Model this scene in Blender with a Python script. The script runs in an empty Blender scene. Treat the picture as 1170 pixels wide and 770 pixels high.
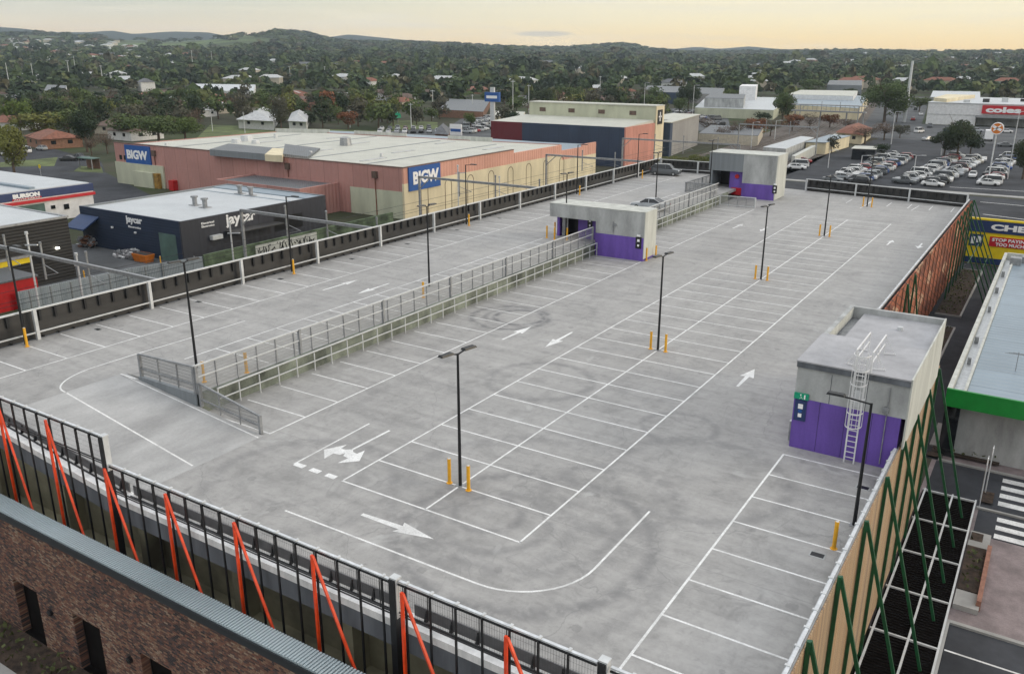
import bpy, bmesh, math, random
import numpy as np
from mathutils import Vector, Matrix
R = math.radians
VAULT, EXPO = .70, .30
random.seed(7)
rng = np.random.default_rng(11)
C = bpy.context.scene.collection
# ------------------------------------------------------------------ camera data
CAM = Vector((26.602, -26.530, 19.387)); YAW, PITCH, ROLL, FPX = -0.569285, -0.319527, 0.001346, 977.0866
_f = Vector((math.sin(YAW)*math.cos(PITCH), math.cos(YAW)*math.cos(PITCH), math.sin(PITCH)))
_r = Vector((math.cos(YAW), -math.sin(YAW), 0)); _u = _r.cross(_f)
_r, _u = _r*math.cos(ROLL)+_u*math.sin(ROLL), -_r*math.sin(ROLL)+_u*math.cos(ROLL)
GZ = -8.5      # street level; the main deck is z = 0
UZ = 1.2       # upper deck
def at(u, v, z):
    """survey helper: where a sight line meets the level z"""
    d = _f + _r*(u-585)/FPX - _u*(v-385)/FPX
    t = (z-CAM.z)/d.z
    return CAM.x+d.x*t, CAM.y+d.y*t
def px(x, y, z):
    d = Vector((x, y, z))-CAM; w = d.dot(_f)
    return 585+FPX*d.dot(_r)/w, 385-FPX*d.dot(_u)/w
def hgt(u, v, vt, z):
    x, y = at(u, v, z); lo, hi = 0, 60
    for _ in range(30):
        m = (lo+hi)/2
        if px(x, y, z+m)[1] > vt: lo = m
        else: hi = m
    return lo
# ------------------------------------------------------------------ node helpers
class NT:
    def __init__(s, nt): s.nt = nt; s.n = nt.nodes; s.l = nt.links
    def new(s, t, **k):
        n = s.n.new(t)
        for a, b in k.items(): setattr(n, a, b)
        return n
    def link(s, a, b): s.l.new(a, b)
    def math(s, op, a, b=None, clamp=False):
        n = s.new('ShaderNodeMath', operation=op, use_clamp=clamp)
        for i, x in enumerate((a, b)):
            if x is None: continue
            if isinstance(x, (int, float)): n.inputs[i].default_value = x
            else: s.link(x, n.inputs[i])
        return n.outputs[0]
    def coords(s, scale=(1, 1, 1), loc=(0, 0, 0), rot=(0, 0, 0), kind='Object'):
        c = s.new('ShaderNodeTexCoord'); m = s.new('ShaderNodeMapping')
        m.inputs['Scale'].default_value = scale; m.inputs['Location'].default_value = loc; m.inputs['Rotation'].default_value = rot
        s.link(c.outputs[kind], m.inputs['Vector']); return m.outputs[0]
    def noise(s, vec, scale, detail=4, rough=.55, dist=0):
        n = s.new('ShaderNodeTexNoise'); n.inputs['Scale'].default_value = scale; n.inputs['Detail'].default_value = detail
        n.inputs['Roughness'].default_value = rough; n.inputs['Distortion'].default_value = dist
        s.link(vec, n.inputs['Vector']); return n.outputs['Fac']
    def ramp(s, fac, stops, interp='LINEAR'):
        n = s.new('ShaderNodeValToRGB'); n.color_ramp.interpolation = interp; e = n.color_ramp.elements
        while len(e) > 1: e.remove(e[-1])
        for i, (p, c) in enumerate(stops):
            q = e[0] if i == 0 else e.new(p)
            q.position = p; q.color = (*c, 1) if len(c) == 3 else c
        s.link(fac, n.inputs[0]); return n.outputs[0]
    def mix(s, fac, a, b, blend='MIX'):
        n = s.new('ShaderNodeMix', data_type='RGBA', blend_type=blend)
        for sock, x in ((n.inputs[0], fac), (n.inputs[6], a), (n.inputs[7], b)):
            if isinstance(x, (int, float)): sock.default_value = x
            elif isinstance(x, (tuple, list)): sock.default_value = (*x, 1)
            else: s.link(x, sock)
        return n.outputs[2]
    def smooth(s, x, a, b):
        n = s.new('ShaderNodeMapRange', interpolation_type='SMOOTHSTEP')
        n.inputs[1].default_value = a; n.inputs[2].default_value = b; s.link(x, n.inputs[0]); return n.outputs[0]
M = {}
def newmat(name):
    m = bpy.data.materials.new(name); m.use_nodes = True; t = NT(m.node_tree)
    b = m.node_tree.nodes['Principled BSDF']; M[name] = m
    return m, t, b
def pm(name, c, rough=.6, metal=0, var=.12, scale=1.5, streak=None, bump=0, spec=.5, fine=0):
    """plain paint/metal/concrete with two octaves of wear; streak=(sx,sy,sz) stretches the wear"""
    m, t, b = newmat(name)
    v = t.coords(streak or (1, 1, 1))
    n = t.noise(v, scale, 5, .6)
    lo = tuple(max(0, x*(1-var*1.6)) for x in c); hi = tuple(min(1, x*(1+var*1.6)) for x in c)
    col = t.ramp(n, [(.3, lo), (.7, hi)])
    if fine:
        n2 = t.noise(t.coords(), scale*14, 3, .6)
        col = t.mix(1.0, col, t.ramp(n2, [(.3, (1-fine,)*3), (.7, (1,)*3)]), 'MULTIPLY')
    t.link(col, b.inputs['Base Color'])
    b.inputs['Roughness'].default_value = rough; b.inputs['Metallic'].default_value = metal; b.inputs['Specular IOR Level'].default_value = spec
    if bump:
        bn = t.new('ShaderNodeBump'); bn.inputs['Strength'].default_value = bump; bn.inputs['Distance'].default_value = .02
        t.link(n, bn.inputs['Height']); t.link(bn.outputs[0], b.inputs['Normal'])
    return m
# ------------------------------------------------------------------ mesh helpers
class MB:
    def __init__(s): s.v = []; s.f = []; s.m = []
    def quad(s, *p, m=0):
        i = len(s.v); s.v += [tuple(q) for q in p]; s.f.append(tuple(range(i, i+len(p)))); s.m.append(m); return s
    def hexa(s, P, m=0):
        i = len(s.v); s.v += [tuple(q) for q in P]
        for f in ((3, 2, 1, 0), (4, 5, 6, 7), (0, 1, 5, 4), (1, 2, 6, 5), (2, 3, 7, 6), (3, 0, 4, 7)):
            s.f.append(tuple(i+k for k in f)); s.m.append(m)
        return s
    def box(s, x0, x1, y0, y1, z0, z1, m=0):
        return s.hexa([(x0, y0, z0), (x1, y0, z0), (x1, y1, z0), (x0, y1, z0), (x0, y0, z1), (x1, y0, z1), (x1, y1, z1), (x0, y1, z1)], m)
    def beam(s, p, q, w, h=None, m=0, up=(0, 0, 1)):
        h = h or w; p = Vector(p); q = Vector(q); d = (q-p).normalized(); up = Vector(up)
        if abs(d.dot(up)) > .97: up = Vector((0, 1, 0)) if abs(d.y) < .9 else Vector((1, 0, 0))
        a = d.cross(up).normalized()*w/2; b = a.cross(d).normalized()*h/2
        return s.hexa([p-a-b, p+a-b, p+a+b, p-a+b, q-a-b, q+a-b, q+a+b, q-a+b], m)
    def cyl(s, p, q, r, n=10, r2=None, m=0, caps=True):
        r2 = r if r2 is None else r2; p = Vector(p); q = Vector(q); d = (q-p).normalized()
        up = Vector((0, 0, 1)) if abs(d.z) < .9 else Vector((1, 0, 0)); a = d.cross(up).normalized(); b = a.cross(d)
        i = len(s.v)
        for c, rr in ((p, r), (q, r2)):
            for k in range(n):
                t = 2*math.pi*k/n; s.v.append(tuple(c+a*rr*math.cos(t)+b*rr*math.sin(t)))
        for k in range(n): s.f.append((i+k, i+(k+1) % n, i+n+(k+1) % n, i+n+k)); s.m.append(m)
        if caps: s.f.append(tuple(range(i, i+n))[::-1]); s.f.append(tuple(range(i+n, i+2*n))); s.m += [m, m]
        return s
    def prism(s, pts, z0, z1, m=0, mt=None):
        i = len(s.v); n = len(pts)
        a = sum(pts[k][0]*pts[(k+1) % n][1]-pts[(k+1) % n][0]*pts[k][1] for k in range(n))
        if a < 0: pts = pts[::-1]
        za = z0 if callable(z0) else (lambda x, y: z0); zb = z1 if callable(z1) else (lambda x, y: z1)
        s.v += [(x, y, za(x, y)) for x, y in pts]+[(x, y, zb(x, y)) for x, y in pts]
        for k in range(n): s.f.append((i+k, i+(k+1) % n, i+n+(k+1) % n, i+n+k)); s.m.append(m)
        s.f.append(tuple(range(i, i+n))[::-1]); s.f.append(tuple(range(i+n, i+2*n))); s.m += [m, m if mt is None else mt]
        return s
    def strip(s, pts, w, z, m=0, closed=False):
        """flat painted line along pts; z may be a function"""
        zf = z if callable(z) else (lambda x, y: z)
        P = [Vector(p) for p in pts]; L = []
        for k, p in enumerate(P):
            a = P[max(k-1, 0)]; b = P[min(k+1, len(P)-1)]; d = (b-a).normalized(); nn = Vector((-d.y, d.x))*w/2; L.append((p+nn, p-nn))
        for k in range(len(L)-1):
            q = (L[k][1], L[k+1][1], L[k+1][0], L[k][0]); s.quad(*[(v.x, v.y, zf(v.x, v.y)) for v in q], m=m)
        return s
    def build(s, name, mats, parent=None, smooth=False, world=True, bevel=0):
        me = bpy.data.meshes.new(name); me.from_pydata(s.v, [], s.f)
        if not isinstance(mats, (list, tuple)): mats = [mats]
        for x in mats: me.materials.append(M[x] if isinstance(x, str) else x)
        if len(mats) > 1: me.polygons.foreach_set('material_index', s.m)
        if smooth: me.polygons.foreach_set('use_smooth', [True]*len(s.f))
        o = bpy.data.objects.new(name, me); C.objects.link(o)
        if parent is not None:
            o.parent = parent
            if world:
                w = Vector(); q = parent
                while q is not None: w += q.location; q = q.parent
                o.location = -w
        if bevel:
            b = o.modifiers.new('bevel', 'BEVEL'); b.width = bevel; b.segments = 2; b.limit_method = 'ANGLE'
        return o
def tag(o, label=None, cat=None, group=None, kind=None):
    for k, v in (('label', label), ('category', cat), ('group', group), ('kind', kind)):
        if v: o[k] = v
    return o
def thing(name, label, cat, loc=(0, 0, 0), rz=0, group=None):
    o = bpy.data.objects.new(name, None); C.objects.link(o); o.location = loc; o.rotation_euler = (0, 0, rz); o.empty_display_size = .3
    return tag(o, label, cat, group)
def struct(o): o['kind'] = 'structure'; return o
def children(o): return [c for c in bpy.data.objects if c.parent == o]
_kids = {}
def dup(o, loc=None, rz=None, label=None, group=None, parent=None):
    if o.name not in _kids: _kids[o.name] = children(o)
    c = o.copy(); C.objects.link(c)
    if parent is not None: c.parent = parent
    else:
        if loc is not None: c.location = loc
        if rz is not None: c.rotation_euler = (0, 0, rz)
        if label: c['label'] = label
        if group: c['group'] = group
    for k in _kids[o.name]: dup(k, parent=c)
    return c
def text(parent, s, origin, xdir, ydir, height, mat, depth=.06, bold=.02, width=None, name='lettering'):
    """raised lettering in the plane xdir/ydir, lower left at origin (world)"""
    cu = bpy.data.curves.new('t', 'FONT'); cu.body = s; cu.size = 1; cu.offset = bold; cu.extrude = .04; cu.resolution_u = 3
    to = bpy.data.objects.new('t', cu); C.objects.link(to)
    bpy.context.view_layer.update()
    me = bpy.data.meshes.new_from_object(to.evaluated_get(bpy.context.evaluated_depsgraph_get()))
    bpy.data.objects.remove(to); bpy.data.curves.remove(cu)
    co = np.array([v.co for v in me.vertices]); mn = co.min(0); mx = co.max(0)
    sy = height/(mx[1]-mn[1]); sx = (width/(mx[0]-mn[0])) if width else sy
    X = Vector(xdir).normalized(); Y = Vector(ydir).normalized(); Z = X.cross(Y)
    O = Vector(origin)
    for v in me.vertices:
        c = v.co.copy(); v.co = O+X*(c.x-mn[0])*sx+Y*(c.y-mn[1])*sy+Z*((c.z-mn[2])/max(mx[2]-mn[2], 1e-6)*depth)
    me.materials.clear(); me.materials.append(M[mat])
    o = bpy.data.objects.new(name, me); C.objects.link(o); o.parent = parent
    w = Vector(); q = parent
    while q is not None: w += q.location; q = q.parent
    o.location = -w
    return o
ORD = ['first', 'second', 'third', 'fourth', 'fifth', 'sixth', 'seventh', 'eighth', 'ninth', 'tenth', 'eleventh', 'twelfth', 'thirteenth', 'fourteenth', 'fifteenth', 'sixteenth', 'seventeenth', 'eighteenth', 'nineteenth', 'twentieth']
_tens = {2: 'twenty', 3: 'thirty', 4: 'forty', 5: 'fifty', 6: 'sixty', 7: 'seventy', 8: 'eighty', 9: 'ninety'}
def ordw(i):
    if i < 20: return ORD[i]
    n = i+1; t, o = divmod(n, 10)
    if n > 99: return 'hundred-and-'+ordw(n-101) if n > 100 else 'hundredth'
    return (_tens[t][:-1]+'ieth') if o == 0 else _tens[t]+'-'+ORD[o-1]
# ------------------------------------------------------------------ materials
def deck_material():
    m, t, b = newmat('deck_concrete')
    v = t.coords(); big = t.noise(v, .09, 5, .62, .4); mid = t.noise(v, .55, 6, .65, .8); fine = t.noise(v, 9, 4, .7)
    sx = t.noise(t.coords((.16, 1.5, 1)), .8, 5, .62, .3)
    sy = t.noise(t.coords((1.6, .12, 1)), .7, 5, .6, .3)
    col = t.ramp(big, [(.25, (.325, .318, .308)), (.55, (.382, .374, .362)), (.8, (.415, .406, .392))])
    col = t.mix(.9, col, t.ramp(mid, [(.3, (.70,)*3), (.48, (.96,)*3), (.62, (1.02,)*3), (.78, (1.14,)*3)]), 'MULTIPLY')
    med = t.noise(v, 2.6, 6, .75, .5); col = t.mix(.8, col, t.ramp(med, [(.3, (.80,)*3), (.5, (1,)*3), (.72, (1.09,)*3)]), 'MULTIPLY')
    # looping tyre trails: thin bands of a warped field
    wv = t.noise(v, .16, 2, .45, 1.2); tl = t.math('ABSOLUTE', t.math('SUBTRACT', t.math('FRACT', t.math('MULTIPLY', wv, 9)), .5)); tm = t.noise(v, .3, 3, .6)
    col = t.mix(t.math('MULTIPLY', t.math('MULTIPLY', t.smooth(tl, .40, .5), t.smooth(tm, .48, .62)), .22), col, (.16, .16, .16))
    col = t.mix(.8, col, t.ramp(sx, [(.3, (.78,)*3), (.62, (1.03,)*3)]), 'MULTIPLY')
    col = t.mix(.5, col, t.ramp(sy, [(.3, (.82,)*3), (.65, (1.02,)*3)]), 'MULTIPLY')
    col = t.mix(.5, col, t.ramp(fine, [(.3, (.88,)*3), (.7, (1.05,)*3)]), 'MULTIPLY')
    # tyre scrub rings left by turning cars
    tc = t.new('ShaderNodeTexCoord'); dn = t.noise(v, 1.1, 4, .6)
    rings = None
    for (x, y, r, w, k) in ((-7.1, 27.2, 1.9, .22, .95), (-7.7, 26.8, 3.0, .26, .8), (-7.3, 27.0, 2.4, .2, .5), (1.2, 16.5, 3.2, .3, .4), (7.6, 1.2, 1.5, .22, .5), (8.1, .8, 2.5, .3, .4), (11.5, 5.5, 3.0, .5, .4), (9.9, .6, 5.4, .4, .55), (9.2, 1.6, 4.1, .3, .4), (-1.5, -1.2, 4.5, .4, .35), (14.2, 9.5, 4.2, .4, .4), (11.2, 14.5, 2.0, .25, .45), (8.5, 0.2, 3.3, .35, .3), (-5.0, 30.5, 2.4, .3, .3),
                            (8.2, 3.5, 6.2, .5, .3), (12.6, 12.5, 3.6, .35, .2), (-2.2, -.5, 3.0, .3, .2), (11.0, -1.0, 5.2, .4, .28), (7.0, 62, 3, .3, .25), (14.0, 55, 2.6, .3, .25), (7.6, 19.5, 2.2, .5, .22), (-3, 9.5, 3.2, .5, .22)):
        d = t.new('ShaderNodeVectorMath', operation='DISTANCE'); t.link(tc.outputs['Object'], d.inputs[0]); d.inputs[1].default_value = (x, y, 0)
        q = t.math('ABSOLUTE', t.math('SUBTRACT', d.outputs['Value'], r))
        n = t.new('ShaderNodeMapRange', interpolation_type='SMOOTHSTEP'); n.inputs[1].default_value = 0; n.inputs[2].default_value = w*1.8; n.inputs[3].default_value = k; n.inputs[4].default_value = 0
        t.link(q, n.inputs[0]); rings = n.outputs[0] if rings is None else t.math('MAXIMUM', rings, n.outputs[0])
    rings = t.math('MULTIPLY', rings, t.smooth(dn, .30, .58))
    col = t.mix(rings, col, (.12, .12, .125))
    # oil drips: small dark spots, some large some tiny
    vo = t.new('ShaderNodeTexVoronoi', feature='F1'); vo.inputs['Scale'].default_value = .55; t.link(v, vo.inputs['Vector']); sz_ = t.math('MULTIPLY', vo.outputs['Color'], .16)
    dmask = t.math('MULTIPLY', t.math('LESS_THAN', t.math('ADD', vo.outputs['Distance'], t.math('MULTIPLY', t.math('SUBTRACT', med, .5), .25)), sz_), .38); col = t.mix(dmask, col, (.17, .168, .165))
    # hairline cracks
    vc = t.new('ShaderNodeTexVoronoi', feature='DISTANCE_TO_EDGE'); vc.inputs['Scale'].default_value = .11; wc = t.new('ShaderNodeVectorMath', operation='ADD'); t.link(v, wc.inputs[0]); nv = t.new('ShaderNodeTexNoise'); nv.inputs['Scale'].default_value = .8; nv.inputs['Detail'].default_value = 5; t.link(v, nv.inputs['Vector']); t.link(nv.outputs['Color'], wc.inputs[1]); t.link(wc.outputs[0], vc.inputs['Vector'])
    col = t.mix(t.math('MULTIPLY', t.math('LESS_THAN', vc.outputs['Distance'], .0025), .35), col, (.18, .18, .178))
    # oil stains
    sp = t.noise(v, .42, 2, .5, 1.5); col = t.mix(t.math('MULTIPLY', t.smooth(sp, .66, .78), .35), col, (.14, .14, .14))
    lt = t.noise(t.coords((1, 1, 1), (31, 7, 0)), .35, 4, .6, 1); col = t.mix(t.math('MULTIPLY', t.smooth(lt, .62, .75), .45), col, (.47, .47, .46))
    # saw cut joints every 5.2 m
    sep = t.new('ShaderNodeSeparateXYZ'); t.link(tc.outputs['Object'], sep.inputs[0])
    for ax, off in ((1, 1.3),):
        fr = t.math('FRACT', t.math('DIVIDE', t.math('ADD', sep.outputs[ax], off+1000), 10.4)); fr = t.math('ABSOLUTE', t.math('SUBTRACT', fr, .5))
        n = t.new('ShaderNodeMapRange'); n.inputs[1].default_value = 0; n.inputs[2].default_value = .004; n.inputs[3].default_value = .4; n.inputs[4].default_value = 0; t.link(fr, n.inputs[0])
        col = t.mix(n.outputs[0], col, (.17, .17, .17))
    t.link(col, b.inputs['Base Color'])
    t.link(t.ramp(mid, [(.3, (.5,)*3), (.7, (.78,)*3)]), b.inputs['Roughness'])
    bn = t.new('ShaderNodeBump'); bn.inputs['Strength'].default_value = .15; bn.inputs['Distance'].default_value = .01; t.link(fine, bn.inputs['Height']); t.link(bn.outputs[0], b.inputs['Normal'])
deck_material()
def line_paint():
    m, t, b = newmat('line_paint'); v = t.coords()
    n = t.noise(v, 1.2, 5, .7); f = t.noise(v, 14, 3, .7)
    col = t.ramp(n, [(.3, (.55, .55, .54)), (.55, (.80, .80, .79))]); col = t.mix(.8, col, t.ramp(f, [(.32, (.6,)*3), (.5, (1,)*3)]), 'MULTIPLY'); g2 = t.noise(v, .25, 3, .6); col = t.mix(t.math('MULTIPLY', t.smooth(g2, .52, .68), .4), col, (.42, .42, .41))
    t.link(col, b.inputs['Base Color']); b.inputs['Roughness'].default_value = .6
line_paint()
def brickmat(name, cols, mortar, sc=1, along='x'):
    m, t, b = newmat(name); tc = t.new('ShaderNodeTexCoord'); s = t.new('ShaderNodeSeparateXYZ'); t.link(tc.outputs['Object'], s.inputs[0])
    c = t.new('ShaderNodeCombineXYZ'); t.link(s.outputs[0 if along == 'x' else 1], c.inputs[0]); t.link(s.outputs[2], c.inputs[1])
    br = t.new('ShaderNodeTexBrick'); br.inputs['Scale'].default_value = 1/sc; br.inputs['Brick Width'].default_value = .24; br.inputs['Row Height'].default_value = .086
    br.inputs['Mortar Size'].default_value = .007; t.link(c.outputs[0], br.inputs['Vector'])
    br.inputs['Color1'].default_value = (0, 0, 0, 1); br.inputs['Color2'].default_value = (1, 1, 1, 1); br.inputs['Mortar'].default_value = (.5, .5, .5, 1)
    patch = t.noise(c.outputs[0], .45, 3, .6)
    f = t.math('ADD', br.outputs['Color'], t.math('MULTIPLY', t.math('SUBTRACT', patch, .5), 1.7))
    n2 = t.noise(c.outputs[0], 5, 3, .6)
    f = t.math('ADD', f, t.math('MULTIPLY', t.math('SUBTRACT', n2, .5), .5), True)
    col = t.ramp(f, cols); col = t.mix(br.outputs['Fac'], col, mortar)
    t.link(col, b.inputs['Base Color']); b.inputs['Roughness'].default_value = .85
    bn = t.new('ShaderNodeBump'); bn.inputs['Strength'].default_value = .6; bn.inputs['Distance'].default_value = .01; bn.invert = True
    t.link(br.outputs['Fac'], bn.inputs['Height']); t.link(bn.outputs[0], b.inputs['Normal'])
brickmat('brick_mottled', [(0, (.02, .015, .018)), (.2, (.08, .036, .026)), (.38, (.19, .075, .045)), (.5, (.24, .15, .095)), (.64, (.14, .055, .035)), (.8, (.04, .034, .04)), (.9, (.20, .085, .05)), (1, (.28, .20, .14))], (.07, .058, .05))
brickmat('brick_red', [(0, (.16, .06, .04)), (.5, (.25, .10, .06)), (1, (.32, .15, .09))], (.3, .27, .24))
pm('kerb_white', (.76, .76, .75), .7, var=.14, scale=.8, streak=(2.5, 1, 1))
pm('slab_edge', (.115, .125, .14), .8, var=.3, scale=.5, streak=(2, 2, .3))
pm('car_park_inner', (.24, .225, .15), .9, var=.35, scale=.25)
pm('galvanised', (.62, .64, .66), .42, .35, var=.12, scale=3)
pm('pale_steel', (.55, .565, .57), .5, .1, var=.08, scale=2)
pm('grey_steel', (.30, .31, .32), .5, .5, var=.15, scale=3)
pm('black_steel', (.012, .013, .015), .42, .2, var=.2, scale=3)
pm('dark_panel', (.035, .034, .033), .6, .1, var=.4, scale=.35, streak=(1, .5, 2))
pm('dark_barrier', (.115, .115, .12), .6, .2, var=.15, scale=2)
pm('orange_paint', (.78, .065, .012), .42, 0, var=.12, scale=3)
pm('green_paint', (.008, .075, .028), .42, 0, var=.2, scale=3)
pm('yellow_paint', (.75, .38, .02), .45, 0, var=.1, scale=4)
pm('purple_paint', (.14, .075, .37), .55, 0, var=.13, scale=.8, streak=(1.5, 1.5, .25), fine=.12, bump=.05)
pm('block_concrete', (.40, .41, .405), .8, var=.2, scale=.6, streak=(1.2, 1.2, .4), bump=.1, fine=.1)
pm('pale_render', (.50, .51, .47), .8, var=.12, scale=.8, streak=(1.5, 1.5, .3))
pm('roof_membrane', (.38, .38, .395), .8, var=.12, scale=.7, fine=.1)
pm('grey_cladding', (.20, .22, .235), .5, .1, var=.08, scale=.8, streak=(4, 4, .1))
pm('asphalt', (.052, .055, .062), .9, spec=.2, var=.25, scale=.12, fine=.2)
pm('asphalt_light', (.105, .11, .115), .9, spec=.2, var=.2, scale=.1, fine=.15)
pm('concrete_path', (.33, .325, .31), .85, var=.15, scale=.3, fine=.1)
pm('grass', (.11, .14, .045), .95, var=.35, scale=.15, fine=.3)
pm('mulch', (.06, .04, .028), .95, var=.45, scale=3, fine=.5)
pm('dark_trim', (.006, .010, .014), .5, var=.1)
pm('shade_and_louvre_black', (.006, .005, .005), .9, var=.2, spec=.1)  # black of the louvres; in the brick recesses it paints their deep shade
pm('black_plastic', (.01, .01, .012), .35, var=.1)
pm('white_panel', (.7, .7, .7), .5, var=.08, scale=1)
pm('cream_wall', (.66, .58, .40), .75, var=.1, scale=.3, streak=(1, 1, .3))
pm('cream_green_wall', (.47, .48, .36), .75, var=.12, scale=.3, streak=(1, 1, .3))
pm('dark_glass', (.01, .012, .015), .08, 0, var=.1, spec=.8)
pm('rubber', (.015, .015, .016), .8, var=.1)
pm('rim', (.4, .41, .42), .35, .7, var=.1)
pm('bark', (.09, .065, .045), .9, var=.3, scale=6)
pm('retaining_wall', (.20, .222, .18), .9, var=.4, scale=.9, streak=(.6, .6, .5), fine=.3)
def ribbed(name, c, pitch, axis, depth=.35, rough=.5, metal=.1, var=.1, c2=None, seam=0):
    """metal sheet with ribs: shading ribs through bump, small colour drift"""
    m, t, b = newmat(name); tc = t.new('ShaderNodeTexCoord'); s = t.new('ShaderNodeSeparateXYZ'); t.link(tc.outputs['Object'], s.inputs[0])
    a = s.outputs['XYZ'.index(axis)] if axis in 'XYZ' else t.math('ADD', s.outputs[0], s.outputs[1])
    w = t.math('SINE', t.math('MULTIPLY', a, 2*math.pi/pitch))
    n = t.noise(t.coords(), .25, 5, .6); col = t.ramp(n, [(.3, tuple(x*(1-var) for x in c)), (.7, tuple(min(1, x*(1+var)) for x in c))])
    if seam:
        fr = t.math('FRACT', t.math('DIVIDE', t.math('ADD', a, 5000), seam)); cell = t.math('FLOOR', t.math('DIVIDE', t.math('ADD', a, 5000), seam))
        wn = t.new('ShaderNodeTexWhiteNoise', noise_dimensions='1D'); t.link(cell, wn.inputs['W'])
        col = t.mix(.8, col, t.ramp(wn.outputs['Value'], [(0, (.9,)*3), (1, (1.06,)*3)]), 'MULTIPLY')
        col = t.mix(t.math('LESS_THAN', fr, .05/seam+.01), col, tuple(x*.6 for x in c))
    t.link(col, b.inputs['Base Color']); b.inputs['Roughness'].default_value = rough; b.inputs['Metallic'].default_value = metal
    bn = t.new('ShaderNodeBump'); bn.inputs['Strength'].default_value = depth; bn.inputs['Distance'].default_value = pitch*.25
    t.link(w, bn.inputs['Height']); t.link(bn.outputs[0], b.inputs['Normal'])
ribbed('roof_cream', (.50, .50, .44), 1.0, 'X', .3, .6, 0, .1)
ribbed('roof_pale_grey', (.50, .525, .54), .9, 'X', .3, .45, .1, .08)
ribbed('roof_blue_grey', (.24, .30, .35), .8, 'Y', .08, .4, .2, .1, seam=4.2)
ribbed('roof_dark', (.12, .13, .14), .5, 'D', .3, .5, .1, .1)
ribbed('wall_salmon_shade', (.44, .225, .195), .9, 'D', .25, .7, 0, .07, seam=3.6)  # darker copy of the salmon wall, shade of the front faces in the colour
ribbed('wall_navy', (.03, .05, .09), .6, 'D', .2, .6, 0, .12, seam=3)
ribbed('wall_navy_brick', (.010, .022, .05), .4, 'Z', .15, .7, 0, .15, seam=3)
ribbed('wall_charcoal', (.030, .032, .042), 1, 'D', .15, .6, 0, .1, seam=3.6)
ribbed('wall_black', (.013, .0125, .012), .4, 'Z', .15, .6, 0, .25, seam=3)
ribbed('wall_maroon', (.12, .012, .02), .6, 'D', .3, .6, 0, .1)
ribbed('wall_grey_brown', (.30, .29, .28), .8, 'D', .3, .6, 0, .1, seam=2)
ribbed('corrugated_cap', (.46, .54, .57), .15, 'X', .9, .4, .3, .05)
ribbed('corrugated_grey', (.38, .42, .46), .25, 'D', .5, .5, .3, .12, seam=2.4)
pm('brand_blue', (.015, .09, .32), .45, var=.05); pm('brand_red', (.5, .01, .02), .45, var=.05); pm('brand_yellow', (.8, .6, .01), .45, var=.06)
pm('brand_navy', (.015, .035, .12), .45, var=.1); pm('brand_green', (.005, .22, .03), .45, var=.08); pm('bright_red', (.45, .008, .01), .5, var=.1)
pm('deep_blue', (.01, .04, .13), .5, var=.1); pm('sign_white', (.85, .85, .85), .5, var=.02); pm('safety_green', (.0, .30, .16), .45, var=.05)
pm('orange_plastic', (.62, .17, .01), .5, var=.1); pm('ochre_door', (.30, .17, .03), .7, var=.3)
pm('dull_green', (.08, .14, .12), .7, var=.15, scale=.5)
pm('brown_panel', (.15, .07, .04), .6, var=.2); pm('terracotta', (.22, .085, .05), .8, var=.25, scale=1.2, fine=.2); pm('tile_grey', (.12, .125, .135), .75, var=.25, scale=1.2, fine=.2)
pm('tile_light', (.42, .43, .43), .6, var=.15, scale=.8); pm('tile_brown', (.13, .085, .065), .8, var=.25, scale=1.2, fine=.2)
pm('house_cream', (.50, .45, .36), .8, var=.1); pm('house_brick', (.26, .14, .09), .85, var=.15, fine=.15); pm('house_white', (.62, .62, .6), .7, var=.08)
pm('ballast', (.13, .11, .095), .95, var=.3, scale=.5, fine=.4); pm('rail_steel', (.2, .16, .13), .4, .8, var=.2)
pm('bin_junk', (.30, .29, .30), .6, .3, var=.6, scale=6); pm('pink_paving', (.25, .205, .205), .85, var=.2, scale=.8, fine=.2); pm('brick_kerb', (.27, .13, .09), .8, var=.2, scale=4)
def mesh_mat(name, c, cover, pitch, axis):
    """woven wire mesh: fine vertical wires with real openings"""
    m, t, b = newmat(name); tc = t.new('ShaderNodeTexCoord'); s = t.new('ShaderNodeSeparateXYZ'); t.link(tc.outputs['Object'], s.inputs[0])
    a = s.outputs['XYZ'.index(axis)]
    fr = t.math('FRACT', t.math('DIVIDE', t.math('ADD', a, 500), pitch)); wire = t.math('LESS_THAN', fr, cover)
    fz = t.math('FRACT', t.math('DIVIDE', t.math('ADD', s.outputs[2], 500), pitch*2.5)); wz = t.math('LESS_THAN', fz, cover*.35)
    f = t.math('MAXIMUM', wire, wz)
    tr = t.new('ShaderNodeBsdfTransparent'); mx = t.new('ShaderNodeMixShader'); t.link(f, mx.inputs[0]); t.link(tr.outputs[0], mx.inputs[1]); t.link(b.outputs[0], mx.inputs[2])
    out = [n for n in m.node_tree.nodes if n.type == 'OUTPUT_MATERIAL'][0]; t.link(mx.outputs[0], out.inputs[0])
    b.inputs['Base Color'].default_value = (*c, 1); b.inputs['Roughness'].default_value = .5; b.inputs['Metallic'].default_value = .3
mesh_mat('wire_mesh_black', (.08, .08, .085), .09, .10, 'X')
mesh_mat('wire_mesh_grey', (.30, .31, .31), .34, .08, 'Y')
mesh_mat('wire_mesh_grey_x', (.28, .285, .285), .42, .08, 'X')
mesh_mat('wire_mesh_dark', (.028, .027, .026), .72, .12, 'Y')
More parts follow.
